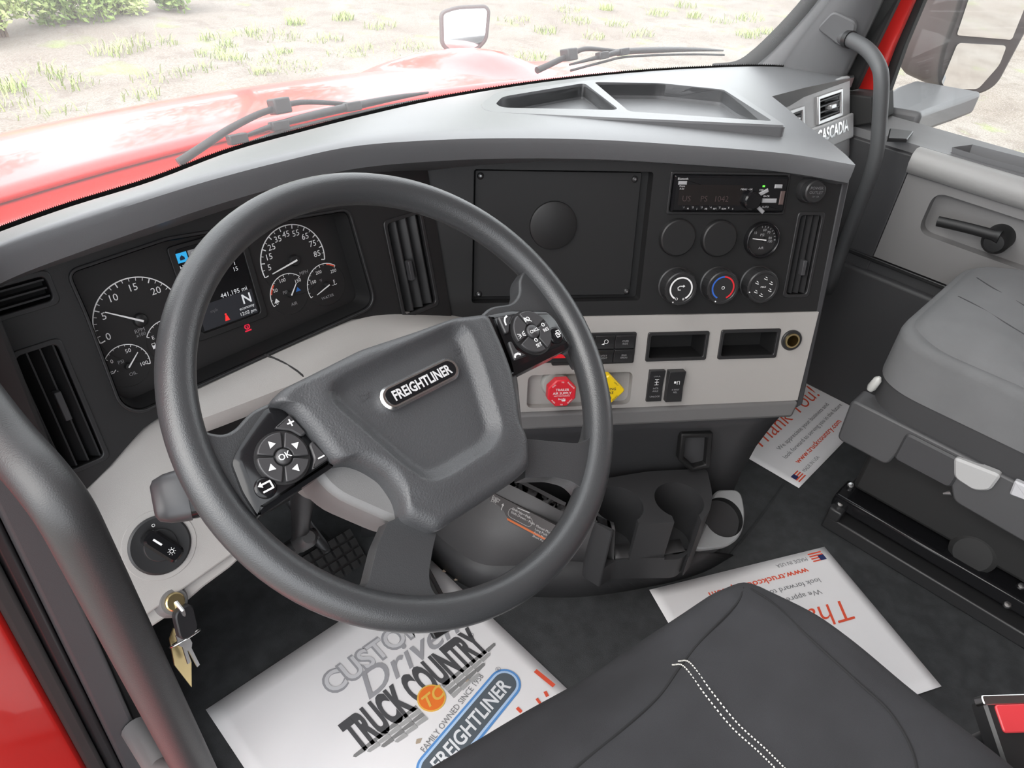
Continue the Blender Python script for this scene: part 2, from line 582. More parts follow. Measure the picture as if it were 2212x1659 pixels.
# storage tray sunk in the pad
q1, q2 = lerp(lipc[38], farc[38], .5), lerp(lipc[53], farc[53], .5)
q1.z += .006; q2.z += .006
un = (q2-q1).normalized(); dn = (farc[45]-lipc[45])
FT = Frame(q1, un, un.cross(dn).normalized())
if FT.n.z < 0: FT = Frame(q1, un, -FT.n)
T0 = uvl(FT, ((1033, 232), (1068, 204), (1272, 177), (1425, 177), (1574, 192), (1700, 277), (1050, 248)))
TA = uvl(FT, ((1070, 230), (1085, 214), (1262, 184), (1338, 243), (1085, 238)))
TB = uvl(FT, ((1283, 182), (1425, 184), (1562, 198), (1668, 267), (1358, 246)))
def slab(poly, r, z0, z1):
    return MB().prism(FT, round_poly(poly, r, 5), z0, z1)
endc = [hz(*p).to_2d() for p in ((1664, 221, .803), (1740, 200, .795), (1850, 168, .79), (2050, 110, .79), (2150, 420, .8), (1854, 349, .822), (1740, 276, .815))]
cut(pad, [slab(TA, .02, -.024, .1), slab(TB, .012, -.026, .1), MB().prism(FLOOR, [tuple(p) for p in endc], .5, 1.0)])
o_ = round_poly(T0, [.03, .03, .01, .02, .03, .012, .03], 6)
rim_o = MB().prism(FT, o_, -.02, .004, cham=.003).build('tray_rim', dashtop, dash)
cut(rim_o, [slab(TA, .02, -.1, .1), slab(TB, .012, -.1, .1)])

# driver-side face
seam_t = FL.uv(918, 330); seam_b = FL.uv(976, 690)
face_pts = uvl(FL, [(-40, 700), (-60, 1010), (60, 1090), (150, 1092), (240, 1003), (310, 925), (430, 840), (580, 768), (760, 690), (845, 682)]) + [seam_b, (seam_t[0], .088), (-.02, .088), (-.22, .085), (-.31, .06)]
fd = MB().prism(FL, face_pts, -.06, 0)
drv = fd.build('driver_face', black_pl, dash)
CL = uvl(FL, [(150, 590), (361, 519), (750, 455), (808, 658), (300, 888), (262, 872), (190, 680)])
CLr = round_poly(CL, [.01, .005, .012, .022, .02, .012, .01], 6)
ventL = uvl(FL, [(20, 775), (115, 735), (233, 975), (150, 1030)])
ventR = uvl(FL, [(835, 472), (905, 467), (948, 660), (868, 680)])
def vrect(q):   # clean rectangle from four measured corners
    a = [p[0] for p in q]; b = [p[1] for p in q]
    a.sort(); b.sort()
    return ((a[0]+a[1])/2, (a[2]+a[3])/2, (b[0]+b[1])/2, (b[2]+b[3])/2)
vL, vR = vrect(ventL), vrect(ventR)
cut(drv, [MB().prism(FL, CLr, -.035, .05),
          MB().prism(FL, round_poly(rect(*vL), .008), -.045, .05),
          MB().prism(FL, round_poly(rect(*vR), .008), -.045, .05)])
# thin raised lip around the cluster opening
lip = MB().plate_hole(FL, inset(CLr, -.004), inset(CLr, -.0005), -.002, .0035)
lip.build('cluster_lip', satin_bk, dash, bevel=.001)

# centre face (black upper part, light grey lower part)
cR_t = FC.uv(1818, 366); cR_b = FC.uv(1768, 676); cB = FC.uv(1718, 864)
U1 = (cR_t[0]+cR_b[0])/2 + .002
VB = (FC.uv(1330, 681)[1]+FC.uv(1762, 673)[1])/2
VG = (FC.uv(1110, 890)[1]+FC.uv(1715, 862)[1])/2
blk = MB().prism(FC, [(0.0, VB), (U1, VB), (U1-.004, .095), (.3, .115), (-.03, .13)], -.05, 0)
cface = blk.build('centre_face', black_pl, dash)
SCR = vrect(uvl(FC, [(1022, 362), (1408, 374), (1385, 654), (1020, 650)]))
VCR = vrect(uvl(FC, [(1722, 462), (1772, 462), (1748, 640), (1700, 636)]))
cut(cface, [MB().prism(FC, round_poly(rect(*SCR), .006), -.022, .05),
            MB().prism(FC, round_poly(rect(*VCR), .004), -.04, .05)])
# right end return of the centre stack
MB().prism(FC, [(U1-.001, VG-.02), (U1+.012, VG-.012), (U1+.012, .085), (U1-.001, .09)], -.30, -.001).build('side_panel', charcoal, dash, bevel=.003)
# light grey lower centre panel
gp = MB().prism(FC, [(-.02, VG), (U1-.004, VG), (U1+.002, VB), (-.06, VB)], -.05, .004)
gpan = gp.build('lower_panel', ltgrey, dash)
BIN1 = vrect(uvl(FC, [(1398, 720), (1524, 716), (1521, 770), (1398, 776)]))
BIN2 = vrect(uvl(FC, [(1556, 714), (1676, 711), (1674, 766), (1553, 771)]))
WELL = vrect(uvl(FC, [(1138, 808), (1365, 802), (1360, 873), (1138, 878)]))
cut(gpan, [MB().prism(FC, round_poly(rect(*BIN1), .003), -.045, .05), MB().prism(FC, round_poly(rect(*BIN2), .003), -.045, .05),
           MB().prism(FC, round_poly(rect(*WELL), .012), -.012, .05),
           MB().lathe(FC.p(*FC.uv(1710, 735, .006), -.04), FC.n, [(.0130, 0), (.0130, .1)], 32)])
# seam line at the left of the lower panel, brow under it and the dark lower skirt
MB().prism(FC, [(-.02, VG-.032), (U1-.012, VG-.032), (U1-.004, VG+.0), (-.02, VG+.0)], -.06, .012).build('brow', midgrey, dash, bevel=.006)
sk = MB(); rows = []
for a in [(-.15+(U1+.13)*k/14) for k in range(15)]:
    p0 = FC.p(a, VG-.02, -.012); 
    bk = -FC.n.copy(); bk.z = 0; bk.normalize()
    rows.append([p0, p0+V((0, 0, -.05))+bk*.02, p0+V((0, 0, -.13))+bk*.045, p0+V((0, 0, -.22))+bk*.06, V((p0.x, p0.y, .02))+bk*.07])
sk.grid(rows).build('lower_skirt', dkgrey, dash, fix=False, solid=-.01)
# ================================================================ steering wheel
wheel = thing('steering_wheel', FW.p(0, 0, -.08), 'charcoal leather four spoke steering wheel with thumb button pods', 'steering wheel')
RC, RT = .2127, .0158
rb = MB(); rows = []
for i in range(120):
    t = 2*math.pi*i/120
    e = FW.u*math.cos(t)+FW.v*math.sin(t)
    row = []
    for k in range(24):
        a = 2*math.pi*k/24
        rr = RT*(1.0 if math.cos(a) > 0 else 1.0)
        row.append(WC+e*(RC+rr*math.cos(a))+FW.n*(rr*1.08*math.sin(a)))
    rows.append(row)
rows.append(rows[0])
rb.grid(rows, close_u=True)
rb.build('rim', leather, wheel, angle=80, weld=True)

def resample(poly, n):
    P = [V((p[0], p[1])) for p in poly]; P.append(P[0])
    L = [0]
    for i in range(len(P)-1): L.append(L[-1]+(P[i+1]-P[i]).length)
    out = []; k = 0
    for i in range(n):
        s = L[-1]*i/n
        while L[k+1] < s: k += 1
        f = (s-L[k])/max(1e-9, L[k+1]-L[k])
        out.append(P[k].lerp(P[k+1], f))
    return out
def domed(fr, poly, hfun, base, nb=140, rings=22, edge=.010):
    """solid with an outline and a modelled top surface c = hfun(a, b)"""
    P = resample(poly, nb)
    c = V((0, 0))
    for p in P: c += p
    c /= nb
    mb = MB(); rows = [[fr.p(p.x, p.y, base) for p in P]]
    for j, e in enumerate((1., .75, .5, .28, .1, 0)):      # rounded edge
        q = 1-math.sqrt(max(0, 1-e*e)) if False else e
        ins = (1-math.cos((1-e)*math.pi/2))*edge
        drop = (1-math.sin((1-e)*math.pi/2))*edge
        row = []
        for p in P:
            d = (c-p).normalized(); w = p+d*ins
            row.append(fr.p(w.x, w.y, hfun(w.x, w.y)-drop))
        rows.append(row)
    for j in range(1, rings):
        f = j/rings
        row = []
        for p in P:
            d = (c-p); p2 = p+d.normalized()*edge
            w = p2.lerp(c, f)
            row.append(fr.p(w.x, w.y, hfun(w.x, w.y)))
        rows.append(row)
    mb.grid(rows, close_u=True)
    k = len(mb.v); mb.v.append(tuple(fr.p(c.x, c.y, hfun(c.x, c.y))))
    b0 = (len(rows)-1)*nb
    for i in range(nb): mb.f.append((b0+i, b0+(i+1) % nb, k))
    mb.f.append(tuple(reversed(range(nb))))
    return mb
def seg_dist(p, a, b):
    d = b-a; t = max(0, min(1, (p-a).dot(d)/d.length_squared)); return (p-a-d*t).length
def inside_dist(poly, x, y):
    """signed distance, positive inside"""
    p = V((x, y)); n = len(poly); ins = False; dm = 9
    for i in range(n):
        a, b = V(poly[i]), V(poly[(i+1) % n])
        dm = min(dm, seg_dist(p, a, b))
        if (a.y > y) != (b.y > y) and x < (b.x-a.x)*(y-a.y)/(b.y-a.y)+a.x: ins = not ins
    return dm if ins else -dm

PC = .030                                               # pad front above the rim plane
pad_px = [(580, 868), (612, 838), (678, 806), (775, 757), (898, 717), (979, 688), (1052, 678), (1085, 750), (1105, 803), (1117, 860), (1125, 917), (1141, 950), (1143, 1011), (1117, 1036), (944, 1150), (876, 1120), (866, 1075), (835, 1030), (795, 1005), (759, 993), (722, 1001), (672, 935), (622, 876)]
pad_uv = uvl(FW, pad_px, PC*.7)
pad_uv = round_poly(pad_uv, .006, 3)
IN = uvl(FW, [(700, 842), (1000, 694), (1040, 800), (1078, 925), (1060, 960), (960, 1022), (925, 1030), (880, 1000)], PC)
IN = round_poly(IN, .022, 4)
inner_c = sum((V(p) for p in IN), V((0, 0)))/len(IN)
def pad_h(x, y):
    d = inside_dist(IN, x, y)
    h = PC - .10*(x-.0)**2 - .12*(y+.01)**2
    top_fade = sstep((.075-y)/.05)                      # the recess dies out towards the top edge
    h -= .0095*sstep((d+.006)/.016)*(.25+.75*top_fade)
    h += .002*sstep((-d)/.006)*sstep((.03+d)/.02)*top_fade
    return h
hub = domed(FW, pad_uv, pad_h, -.015, nb=200, rings=40, edge=.012).build('airbag_pad', padmat, wheel, angle=75)

# hub body behind the pad
back_uv = uvl(FW, [(600, 900), (720, 830), (1040, 700), (1110, 800), (1130, 1010), (945, 1140), (860, 1140), (700, 1070)], -.01)
MB().prism(FW, round_poly(back_uv, .02), -.055, .0).build('hub_body', midgrey, wheel, bevel=.006)

def spoke(px, c0, c1, name, m, r=.006, bev=.006):
    poly = round_poly(uvl(FW, px, c1), r, 5)
    return MB().prism(FW, poly, c0, c1).build(name, m, wheel, bevel=bev, bseg=3)
# bottom spoke, wide foot on the rim
bs = [(878, 1110), (945, 1140), (934, 1190), (926, 1240), (930, 1272), (955, 1300), (1010, 1318), (960, 1345), (850, 1345), (740, 1310), (690, 1282), (770, 1282), (795, 1262), (815, 1180), (838, 1128)]
spoke(bs, -.016, .006, 'spoke', leather, [.0, .0, .005, .008, .01, .01, .002, .01, .01, .01, .002, .008, .008, .004, .0], .008)
# right lower spoke
rs = [(1135, 948), (1245, 958), (1275, 950), (1284, 900), (1306, 880), (1312, 960), (1300, 1060), (1285, 1100), (1262, 1095), (1262, 1062), (1240, 1040), (1200, 1030), (1135, 1032)]
spoke(rs, -.016, .006, 'spoke', leather, [0, .006, .01, .006, .004, .01, .01, .004, .004, .006, .012, .006, 0], .008)
# button pod carriers
lp = [(576, 872), (640, 850), (640, 900), (730, 1000), (640, 1060), (563, 1114), (545, 1125), (520, 1140), (470, 1128), (425, 1060), (400, 960), (425, 920), (455, 935), (486, 938), (510, 925), (540, 890)]
spoke(lp, -.02, .004, 'spoke', leather, .008, .008)
rp = [(1030, 690), (1060, 662), (1108, 655), (1124, 634), (1122, 600), (1150, 560), (1210, 620), (1255, 690), (1280, 760), (1262, 790), (1240, 745), (1100, 815)]
spoke(rp, -.02, .004, 'spoke', leather, .008, .008)

def pod(outline, c1, name='button_pod'):
    poly = round_poly(uvl(FW, outline, c1), .004, 4)
    return MB().prism(FW, poly, -.02, c1, cham=.004, chin=.006).build(name, gloss_bk, wheel)
PL = .014; PR = .014
podl = pod([(578, 878), (614, 880), (727, 1003), (561, 1114), (528, 1061), (503, 997), (515, 968), (553, 912)], PL)
podr = pod([(1054, 679), (1110, 668), (1187, 668), (1207, 688), (1236, 742), (1228, 752), (1102, 815), (1094, 780)], PR)
btn = mat('button_charcoal', (.035, .034, .036), .45)
def dpad(fr, px, py, rpx, c, prt, rot, r_in):
    ctr = fr.uv(px, py, c); e = fr.uv(px+rpx, py, c)
    rad = math.hypot(e[0]-ctr[0], e[1]-ctr[1])
    MB().ring(fr, ctr[0], ctr[1], 0.0001, rad*1.09, c-.004, c+.0008).build('button_bezel', satin_bk, prt)
    for k in range(4):
        t0 = rot+k*math.pi/2+.075; t1 = rot+(k+1)*math.pi/2-.075
        bb = MB().ring(fr, ctr[0], ctr[1], rad*(r_in+.05), rad, c, c+.0042, t0, t1, n=12)
        bb.build('button', btn, prt, bevel=.0012)
    MB().lathe(fr.p(ctr[0], ctr[1], c), fr.n, [(rad*r_in, 0), (rad*r_in, .004), (rad*r_in*.85, .0058), (rad*.01, .006)], 28).build('button', btn, prt, angle=60)
    return ctr, rad
cl_, rl_ = dpad(FW, 610, 989, 55, PL, podl, R(62), .32)
cr_, rr_ = dpad(FW, 1147, 719, 39, PR, podr, R(12), .33)
def key(fr, px, c, prt, h=.0032, m=None, r=.002):
    poly = round_poly(uvl(fr, px, c), r, 3)
    return MB().prism(fr, poly, c-.003, c+h, cham=.0012).build('button', m or btn, prt)
key(FW, [(624, 897), (661, 937), (649, 945), (627, 932), (591, 927)], PL, podl)
key(FW, [(673, 954), (710, 992), (672, 1018), (677, 992), (666, 963)], PL, podl)
key(FW, [(1073, 687), (1105, 684), (1098, 700), (1097, 720), (1089, 723)], PR, podr)
key(FW, [(1095, 741), (1103, 739), (1113, 757), (1137, 770), (1109, 781)], PR, podr)
def rbtn(fr, px, py, rpx, c, prt):
    a = fr.uv(px, py, c); e = fr.uv(px+rpx, py, c); rad = math.hypot(e[0]-a[0], e[1]-a[1])
    MB().lathe(fr.p(a[0], a[1], c-.002), fr.n, [(rad*1.04, 0), (rad*1.04, .0028), (rad, .0032), (rad*.8, .005), (rad*.4, .0042), (.0001, .0038)], 32).build('button', gloss_bk, prt, angle=60)
    return a, rad
ab, _ = rbtn(FW, 573, 1054, 24, PL, podl)
as_, _ = rbtn(FW, 1200, 725, 15, PR, podr)
# printed symbols on the buttons
lt = MB()
lt.text(FW, 'OK', cl_[0], cl_[1], .0052, PL+.0068, bold=.01)
tri = .0036
for k in range(4):
    t = R(62)+k*math.pi/2+math.pi/4
    a, b = cl_[0]+rl_*.66*math.cos(t), cl_[1]+rl_*.66*math.sin(t)
    lt.flat(FW, [(a+tri*math.cos(t+q), b+tri*math.sin(t+q)) for q in (0, 2.1, -2.1)], PL+.0048)
a, b = FW.uv(625, 916, PL); w = .0028
lt.stroke(FW, [(a-w, b), (a+w, b)], .0012, PL+.0040); lt.stroke(FW, [(a, b-w), (a, b+w)], .0012, PL+.0041)
a, b = FW.uv(691, 990, PL)
lt.stroke(FW, [(a-w, b), (a+w, b)], .0012, PL+.0040)
a, b = ab
lt.stroke(FW, [(a-.004, b-.003), (a+.0045, b-.003), (a+.0045, b+.003), (a-.003, b+.003)], .0014, PL+.0042)
lt.flat(FW, [(a-.006, b+.003), (a-.0025, b+.0055), (a-.0025, b+.0005)], PL+.0042)
lt.build('lettering', white_ink, podl, fix=False)
rt_ = MB(); c = PR+.0068
rt_.text(FW, 'CNCL', cr_[0], cr_[1], .0034, c, bold=.01, width=.0125)
def rpos(deg, f=.68): return (cr_[0]+rr_*f*math.cos(R(deg)), cr_[1]+rr_*f*math.sin(R(deg)))
c = PR+.0048
a, b = rpos(12-45+45+6); a, b = FW.uv(1172, 712, PR)
rt_.text(FW, 'RES', a, b-.002, .0036, c, bold=.01); rt_.ring(FW, a, b+.004, .0014, .0021, c-.0002, c, n=16)
a, b = FW.uv(1157, 745, PR)
rt_.text(FW, 'SET', a, b-.002, .0036, c, bold=.01); rt_.ring(FW, a, b+.004, .0014, .0021, c-.0002, c, n=16)
a, b = FW.uv(1135, 693, PR)
rt_.ring(FW, a, b, .0018, .0026, c-.0002, c, n=16); rt_.stroke(FW, [(a-.004, b+.003), (a+.003, b-.004)], .0009, c)
for q in (-.0036, -.0046): rt_.stroke(FW, [(a+q, b-.002), (a+q, b+.002)], .0006, c)
a, b = FW.uv(1122, 727, PR)
for s in (-1, 1):
    for q in (-.5, 0, .5):
        rt_.stroke(FW, [(a+s*.0012, b+q*.002), (a+s*.0048, b+q*.005)], .0007, c)
c = PR+.0040
a, b = FW.uv(1089, 696, PR)
rt_.stroke(FW, [(a-.003, b-.004), (a-.002, b), (a+.0005, b+.003), (a+.004, b+.004)], .0019, c)
a, b = FW.uv(1113, 770, PR)
rt_.stroke(FW, [(a-.004, b-.001), (a-.002, b+.001), (a+.002, b+.001), (a+.004, b-.001)], .0022, c)
a, b = as_
for q in (0, .0022):
    rt_.stroke(FW, [(a-.0028+q, b-.0032+q), (a+.0014+q, b-.0032+q), (a+.0014+q, b+.0014+q), (a-.0028+q, b+.0014+q)], .0009, PR+.0046, closed=True)
rt_.build('lettering', white_ink, podr, fix=False)

# badge on the pad
ba, bb_ = FW.uv(835, 862, PC), FW.uv(985, 790, PC)
bc = ((ba[0]+bb_[0])/2, (ba[1]+bb_[1])/2)
blen = .052; bh = .0115
FB = FW.sub(bc[0], bc[1], PC-.0105, 0)
def stadium(L, H, n=14):
    pts = []
    for s in (1, -1):
        for k in range(n+1):
            t = -math.pi/2+math.pi*k/n
            pts.append((s*(L-H)+s*H*math.cos(t), s*H*math.sin(t)))
    return pts
blen = (bb_[0]-ba[0])*.5+.004
badge = MB().prism(FB, stadium(blen, bh), 0, .009, cham=.002).build('badge', chrome, wheel)
MB().prism(FB, stadium(blen-.0045, bh-.0035), .008, .0096).build('badge_field', gloss_bk, badge)
MB().text(FB, 'FREIGHTLINER', 0, 0, .0092, .0102, width=(blen-.011)*2, bold=.03).build('lettering', mat('badge_silver', (.78, .78, .79), .38, metal=.5), badge, fix=False)
# small moulded horn symbols
for px, py in ((795, 853), (995, 755)):
    a, b = FW.uv(px, py, PC-.006)
    hh = pad_h(a, b)+.0004
    hs = MB().stroke(FW, [(a-.006, b-.003), (a-.006, b+.003), (a+.003, b+.001), (a+.003, b-.001)], .0007, hh, closed=True)
    hs.ring(FW, a+.004, b, .0022, .003, hh-.0002, hh, n=14)
    hs.build('horn_symbol', charcoal, wheel, fix=False)

# ================================================================ steering column, stalk
ax = -FW.n
colm = thing('steering_column', WC+ax*.30, 'grey plastic steering column shroud behind the steering wheel', 'steering column')
sh = MB(); rows = []
for h, a, b, dv in ((.055, .085, .062, -.018), (.075, .088, .066, -.02), (.12, .085, .066, -.018), (.17, .075, .060, -.012), (.20, .06, .048, -.01), (.30, .05, .04, 0)):
    o = WC+ax*h
    rows.append([o+FW.u*(a*math.copysign(abs(math.cos(t))**.7, math.cos(t)))+FW.v*(dv+b*math.copysign(abs(math.sin(t))**.7, math.sin(t))) for t in [2*math.pi*k/40 for k in range(40)]])
sh.grid(rows, close_u=True); n = 40
sh.f.append(tuple(range(n))); sh.f.append(tuple((len(rows)-1)*n+i for i in range(n)))
sh.build('shroud', mat('column_grey', (.17, .16, .155), .5, bump=.2, bscale=1500), colm, angle=50)
MB().tube([WC+ax*.29, WC+ax*.40, lerp(WC+ax*.40, hy(648, 1172, .30), .6), hy(648, 1172, .30)], [.022, .020, .014, .013], 16).build('shaft', satin_bk, colm)
MB().tube([WC+ax*.05, WC+ax*.13], .04, 24).build('hub_sleeve', satin_bk, colm)

stalk_end = hy(340, 1082, .10)
stalk_root = WC+ax*.10+FW.u*(-.075)+FW.v*(-.02)
stalk = thing('wiper_stalk', stalk_root, 'black multifunction stalk with a wiper symbol left of the steering column', 'stalk')
d = (stalk_end-stalk_root); dnn = d.normalized()
up_s = (FW.n-dnn*FW.n.dot(dnn)).normalized(); FS = Frame(stalk_end, -dnn, up_s)
L = d.length
arm = MB(); rows = []
for t, w, h in ((.0, .016, .009), (.006, .021, .013), (.03, .0235, .0155), (.07, .0235, .0155), (.10, .019, .013), (.13, .012, .009), (L, .009, .008)):
    rows.append([FS.p(t, w*math.copysign(abs(math.cos(q))**.6, math.cos(q)), h*math.copysign(abs(math.sin(q))**.6, math.sin(q))) for q in [2*math.pi*k/24 for k in range(24)]])
arm.grid(rows, close_u=True); n = 24
arm.f.append(tuple(range(n))); arm.f.append(tuple((len(rows)-1)*n+i for i in range(n)))
sarm = arm.build('lever', gloss_bk, stalk, angle=50)
cap = MB(); rows = []
for t, w, h in ((-.004, .014, .007), (-.001, .019, .011), (.008, .0225, .0145), (.022, .0242, .0162), (.026, .0242, .0162), (.026, .02, .013)):
    rows.append([FS.p(t, w*math.copysign(abs(math.cos(q))**.6, math.cos(q)), h*math.copysign(abs(math.sin(q))**.6, math.sin(q))) for q in [2*math.pi*k/24 for k in range(24)]])
cap.grid(rows, close_u=True)
cap.f.append(tuple(range(24))); cap.f.append(tuple((len(rows)-1)*24+i for i in range(24)))
cap.build('end_cap', mat('stalk_grey', (.05, .05, .053), .4), stalk, angle=50)
ws = MB(); 
a0 = .05
for q in (-.005, 0, .005): ws.stroke(FS, [(a0-.004, q*.6), (a0+.006, q*1.2)], .001, .0162)
ws.stroke(FS, [(a0-.005, -.005), (a0-.005, .005), (a0+.007, .008), (a0+.007, -.008)], .001, .0162, closed=True)
ws.build('wiper_symbol', white_ink, stalk, fix=False)
# ================================================================ instrument cluster
clus = thing('instrument_cluster', FL.p(0, -.13, -.036), 'black instrument cluster with white dials and centre screen behind the steering wheel', 'gauge cluster')
CC = -.032                                               # face depth
cf = mat('cluster_face', (.018, .0175, .018), .35)
MB().prism(FL, inset(CLr, .002), -.036, CC).build('face', cf, clus)
# sloped black ramp inside the opening
r0, r1 = inset(CLr, .001), inset(CLr, .006)
MB().add([FL.p(a, b, -.001) for a, b in r0]+[FL.p(a, b, CC+.001) for a, b in r1],
         [(i, (i+1) % len(r0), len(r0)+(i+1) % len(r0), len(r0)+i) for i in range(len(r0))]).build('bezel', black_pl, clus, fix=False)
def FLc(px, py): return FL.uv(px, py, CC)
def arc_r(c, px, py):
    q = FLc(px, py); return math.hypot(q[0]-c[0], q[1]-c[1])
def dial(name, c, r, t0, t1, ticks, major, nums, nh, needle, cap, w=.0011, nr=.77, names=(), needle_l=.8, red=None):
    g = MB().ring(FL, c[0], c[1], r-.0004, r, CC, CC+.0006, 0, 2*math.pi, 48).build(name, cf, clus)
    ic = MB()
    ic.ring(FL, c[0], c[1], r-w, r, CC+.0002, CC+.0008, R(t1), R(t0), 60)
    for k in range(ticks+1):
        t = R(t0+(t1-t0)*k/ticks)
        big = k % major == 0
        l0 = .88 if big else .915
        ca, sa = math.cos(t), math.sin(t)
        ic.stroke(FL, [(c[0]+r*l0*ca, c[1]+r*l0*sa), (c[0]+r*.97*ca, c[1]+r*.97*sa)], w*(1.0 if big else .55), CC+.0009)
    for s, deg in nums:
        t = R(deg)
        ic.text(FL, s, c[0]+r*nr*math.cos(t), c[1]+r*nr*math.sin(t), nh, CC+.0009)
    ic.build('scale', white_ink, g, fix=False)
    if red:
        MB().ring(FL, c[0], c[1], r-w*3.2, r-w*1.1, CC+.0003, CC+.0009, R(red[1]), R(red[0]), 12).build('red_zone', red_ink, g)
    nm = MB()
    for s, da, db, h in names: nm.text(FL, s, c[0]+da*r, c[1]+db*r, h, CC+.0009)
    if names: nm.build('lettering', grey_ink, g, fix=False)
    MB().lathe(FL.p(c[0], c[1], CC), FL.n, [(r*.16, 0), (r*.16, .004), (r*.13, .006), (.0001, .0063)], 24).build('needle_cap', black_pl, g, angle=50)
    t = R(needle); ca, sa = math.cos(t), math.sin(t)
    p0 = (c[0]-r*.04*ca, c[1]-r*.04*sa); p1 = (c[0]+r*needle_l*ca, c[1]+r*needle_l*sa)
    nx, ny = -sa, ca; w0, w1 = w*.95, w*.45
    MB().prism(FL, [(p0[0]-nx*w0, p0[1]-ny*w0), (p1[0]-nx*w1, p1[1]-ny*w1), (p1[0]+nx*w1, p1[1]+ny*w1), (p0[0]+nx*w0, p0[1]+ny*w0)], CC+.0066, CC+.0074).build('needle', mat('needle_white', (.8, .8, .8), .5), g)
    return g
def deg_of(c, px, py):
    q = FLc(px, py); return math.degrees(math.atan2(q[1]-c[1], q[0]-c[0]))
def lab(c, *items): return [(t, deg_of(c, x, y) % 360 if deg_of(c, x, y) < -90 else deg_of(c, x, y)) for t, x, y in items]
def dg(c, x, y):
    d = deg_of(c, x, y); return d+360 if d < -90 else d
ct = FLc(302, 691); rt0 = (arc_r(ct, 195, 686)+arc_r(ct, 290, 601))/2
dial('tachometer', ct, rt0, dg(ct, 215, 743), -30, 25, 5, lab(ct, ('0', 226, 730), ('5', 213, 681), ('10', 239, 640), ('15', 286, 621), ('20', 332, 635)), .0085, dg(ct, 212, 670), .16, w=.0013, names=[('RPM', (FLc(301, 713)[0]-ct[0])/rt0, (FLc(301, 713)[1]-ct[1])/rt0, .0046), ('x100', (FLc(304, 722)[0]-ct[0])/rt0, (FLc(304, 722)[1]-ct[1])/rt0, .0040)])
cs = FLc(634, 562); rs0 = (arc_r(cs, 562, 571)+arc_r(cs, 633, 487)+arc_r(cs, 704, 559))/3
spd = dial('speedometer', cs, rs0, dg(cs, 571, 601), dg(cs, 704, 560), 18, 2, lab(cs, ('5', 575, 579), ('15', 576, 554), ('25', 584, 532), ('35', 598, 514), ('45', 616, 503), ('55', 638, 503), ('65', 657, 513), ('75', 673, 527), ('85', 686, 547)), .0080, dg(cs, 579, 593), .16, w=.0013, nr=.76, names=[('MPH', .2, -.42, .0048)])
co = FLc(275, 790); ro = arc_r(co, 274, 743)
dial('oil_pressure_gauge', co, ro, dg(co, 227, 777), dg(co, 322, 785), 10, 5, lab(co, ('0', 236, 779), ('50', 276, 754), ('100', 307, 785)), .0048, dg(co, 294, 757), .16, w=.0009, nr=.70, names=[('PSI', -.2, .28, .0042), ('OIL', .1, -.42, .0042)], needle_l=.75)
cfu = FLc(364, 735)
dial('fuel_gauge', cfu, ro, dg(cfu, 320, 729), 25, 8, 4, lab(cfu, ('E', 330, 729))+[('F', 20)], .0046, 50, .16, w=.0009, nr=.72, needle_l=.75)
cai = FLc(625, 635); rai = arc_r(cai, 583, 633)
dial('air_pressure_gauge', cai, rai, dg(cai, 592, 662), dg(cai, 642, 604), 9, 3, lab(cai, ('0', 598, 655), ('50', 592, 627), ('100', 609, 606), ('150', 638, 613)), .0048, dg(cai, 633, 614), .16, w=.0009, nr=.76, names=[('PSI', -.2, .15, .0042), ('AIR', .1, -.52, .0044)], needle_l=.6, red=(165, 135))
cwa = FLc(705, 615); rwa = arc_r(cwa, 663, 616)
dial('water_temperature_gauge', cwa, rwa, dg(cwa, 672, 643), dg(cwa, 717, 587), 12, 4, lab(cwa, ('150', 673, 609), ('200', 688, 589), ('250', 714, 596)), .0046, dg(cwa, 678, 637), .16, w=.0009, nr=.72, names=[('°F', -.25, .28, .0040), ('WATER', -.1, -.55, .0042)], needle_l=.75, red=(75, 50))
# centre screen
s0, s1 = FLc(376, 541), FLc(560, 674)
SX0, SX1, SY0, SY1 = s0[0], s1[0], s1[1], s0[1]
scr = MB().prism(FL, round_poly(rect(SX0, SX1, SY0, SY1), .003), CC, CC+.0012).build('display', mat('lcd_black', (.006, .006, .007), .2), clus)
fr_ = MB().plate_hole(FL, round_poly(rect(SX0-.009, SX1+.009, SY0-.009, SY1+.006), .006), round_poly(rect(SX0-.001, SX1+.001, SY0-.001, SY1+.001), .006), CC, CC+.004).build('display_frame', black_pl, clus, bevel=.001)
glow = lambda n, c, e: mat(n, (.0, .0, .0), .5, emit=c, estr=e)
scr_w = glow('screen_white', (.8, .82, .85), .55); scr_b = glow('screen_blue', (.03, .38, .75), .7); scr_g = glow('screen_grey', (.05, .05, .06), .5)
scr_r = glow('screen_red', (.9, .03, .03), .8)
z0 = CC+.0014
a, b = FLc(392, 556)
MB().flat(FL, rect(a-.007, a+.007, b-.006, b+.006), z0).build('tab', scr_b, scr)
hm = MB().flat(FL, [(a-.003, b-.003), (a+.003, b-.003), (a+.003, b), (a, b+.003), (a-.003, b)], z0+.0003)
hm.build('home_icon', mat('icon_dark', (.01, .02, .05), .5), scr, fix=False)
for k in range(1, 5):
    MB().flat(FL, rect(a-.007+k*.0155, a+.007+k*.0155, b-.006, b+.006), z0).build('tab', glow('screen_tab', (.2, .2, .21), .6), scr)
wt = MB()
wt.ring(FL, a+.0155, b, .0028, .0036, z0+.0001, z0+.0004, n=18); wt.stroke(FL, [(a+.0125, b), (a+.0185, b)], .0008, z0+.0004)
c_ = FLc(391, 578)
wt.text(FL, 'Home', c_[0]-.002, c_[1], .0052, z0, align='LEFT')
c_ = FLc(509, 580); wt.text(FL, '15', c_[0]-.001, c_[1], .0052, z0); wt.stroke(FL, [(c_[0], c_[1]+.005), (c_[0], c_[1]+.009)], .0008, z0)
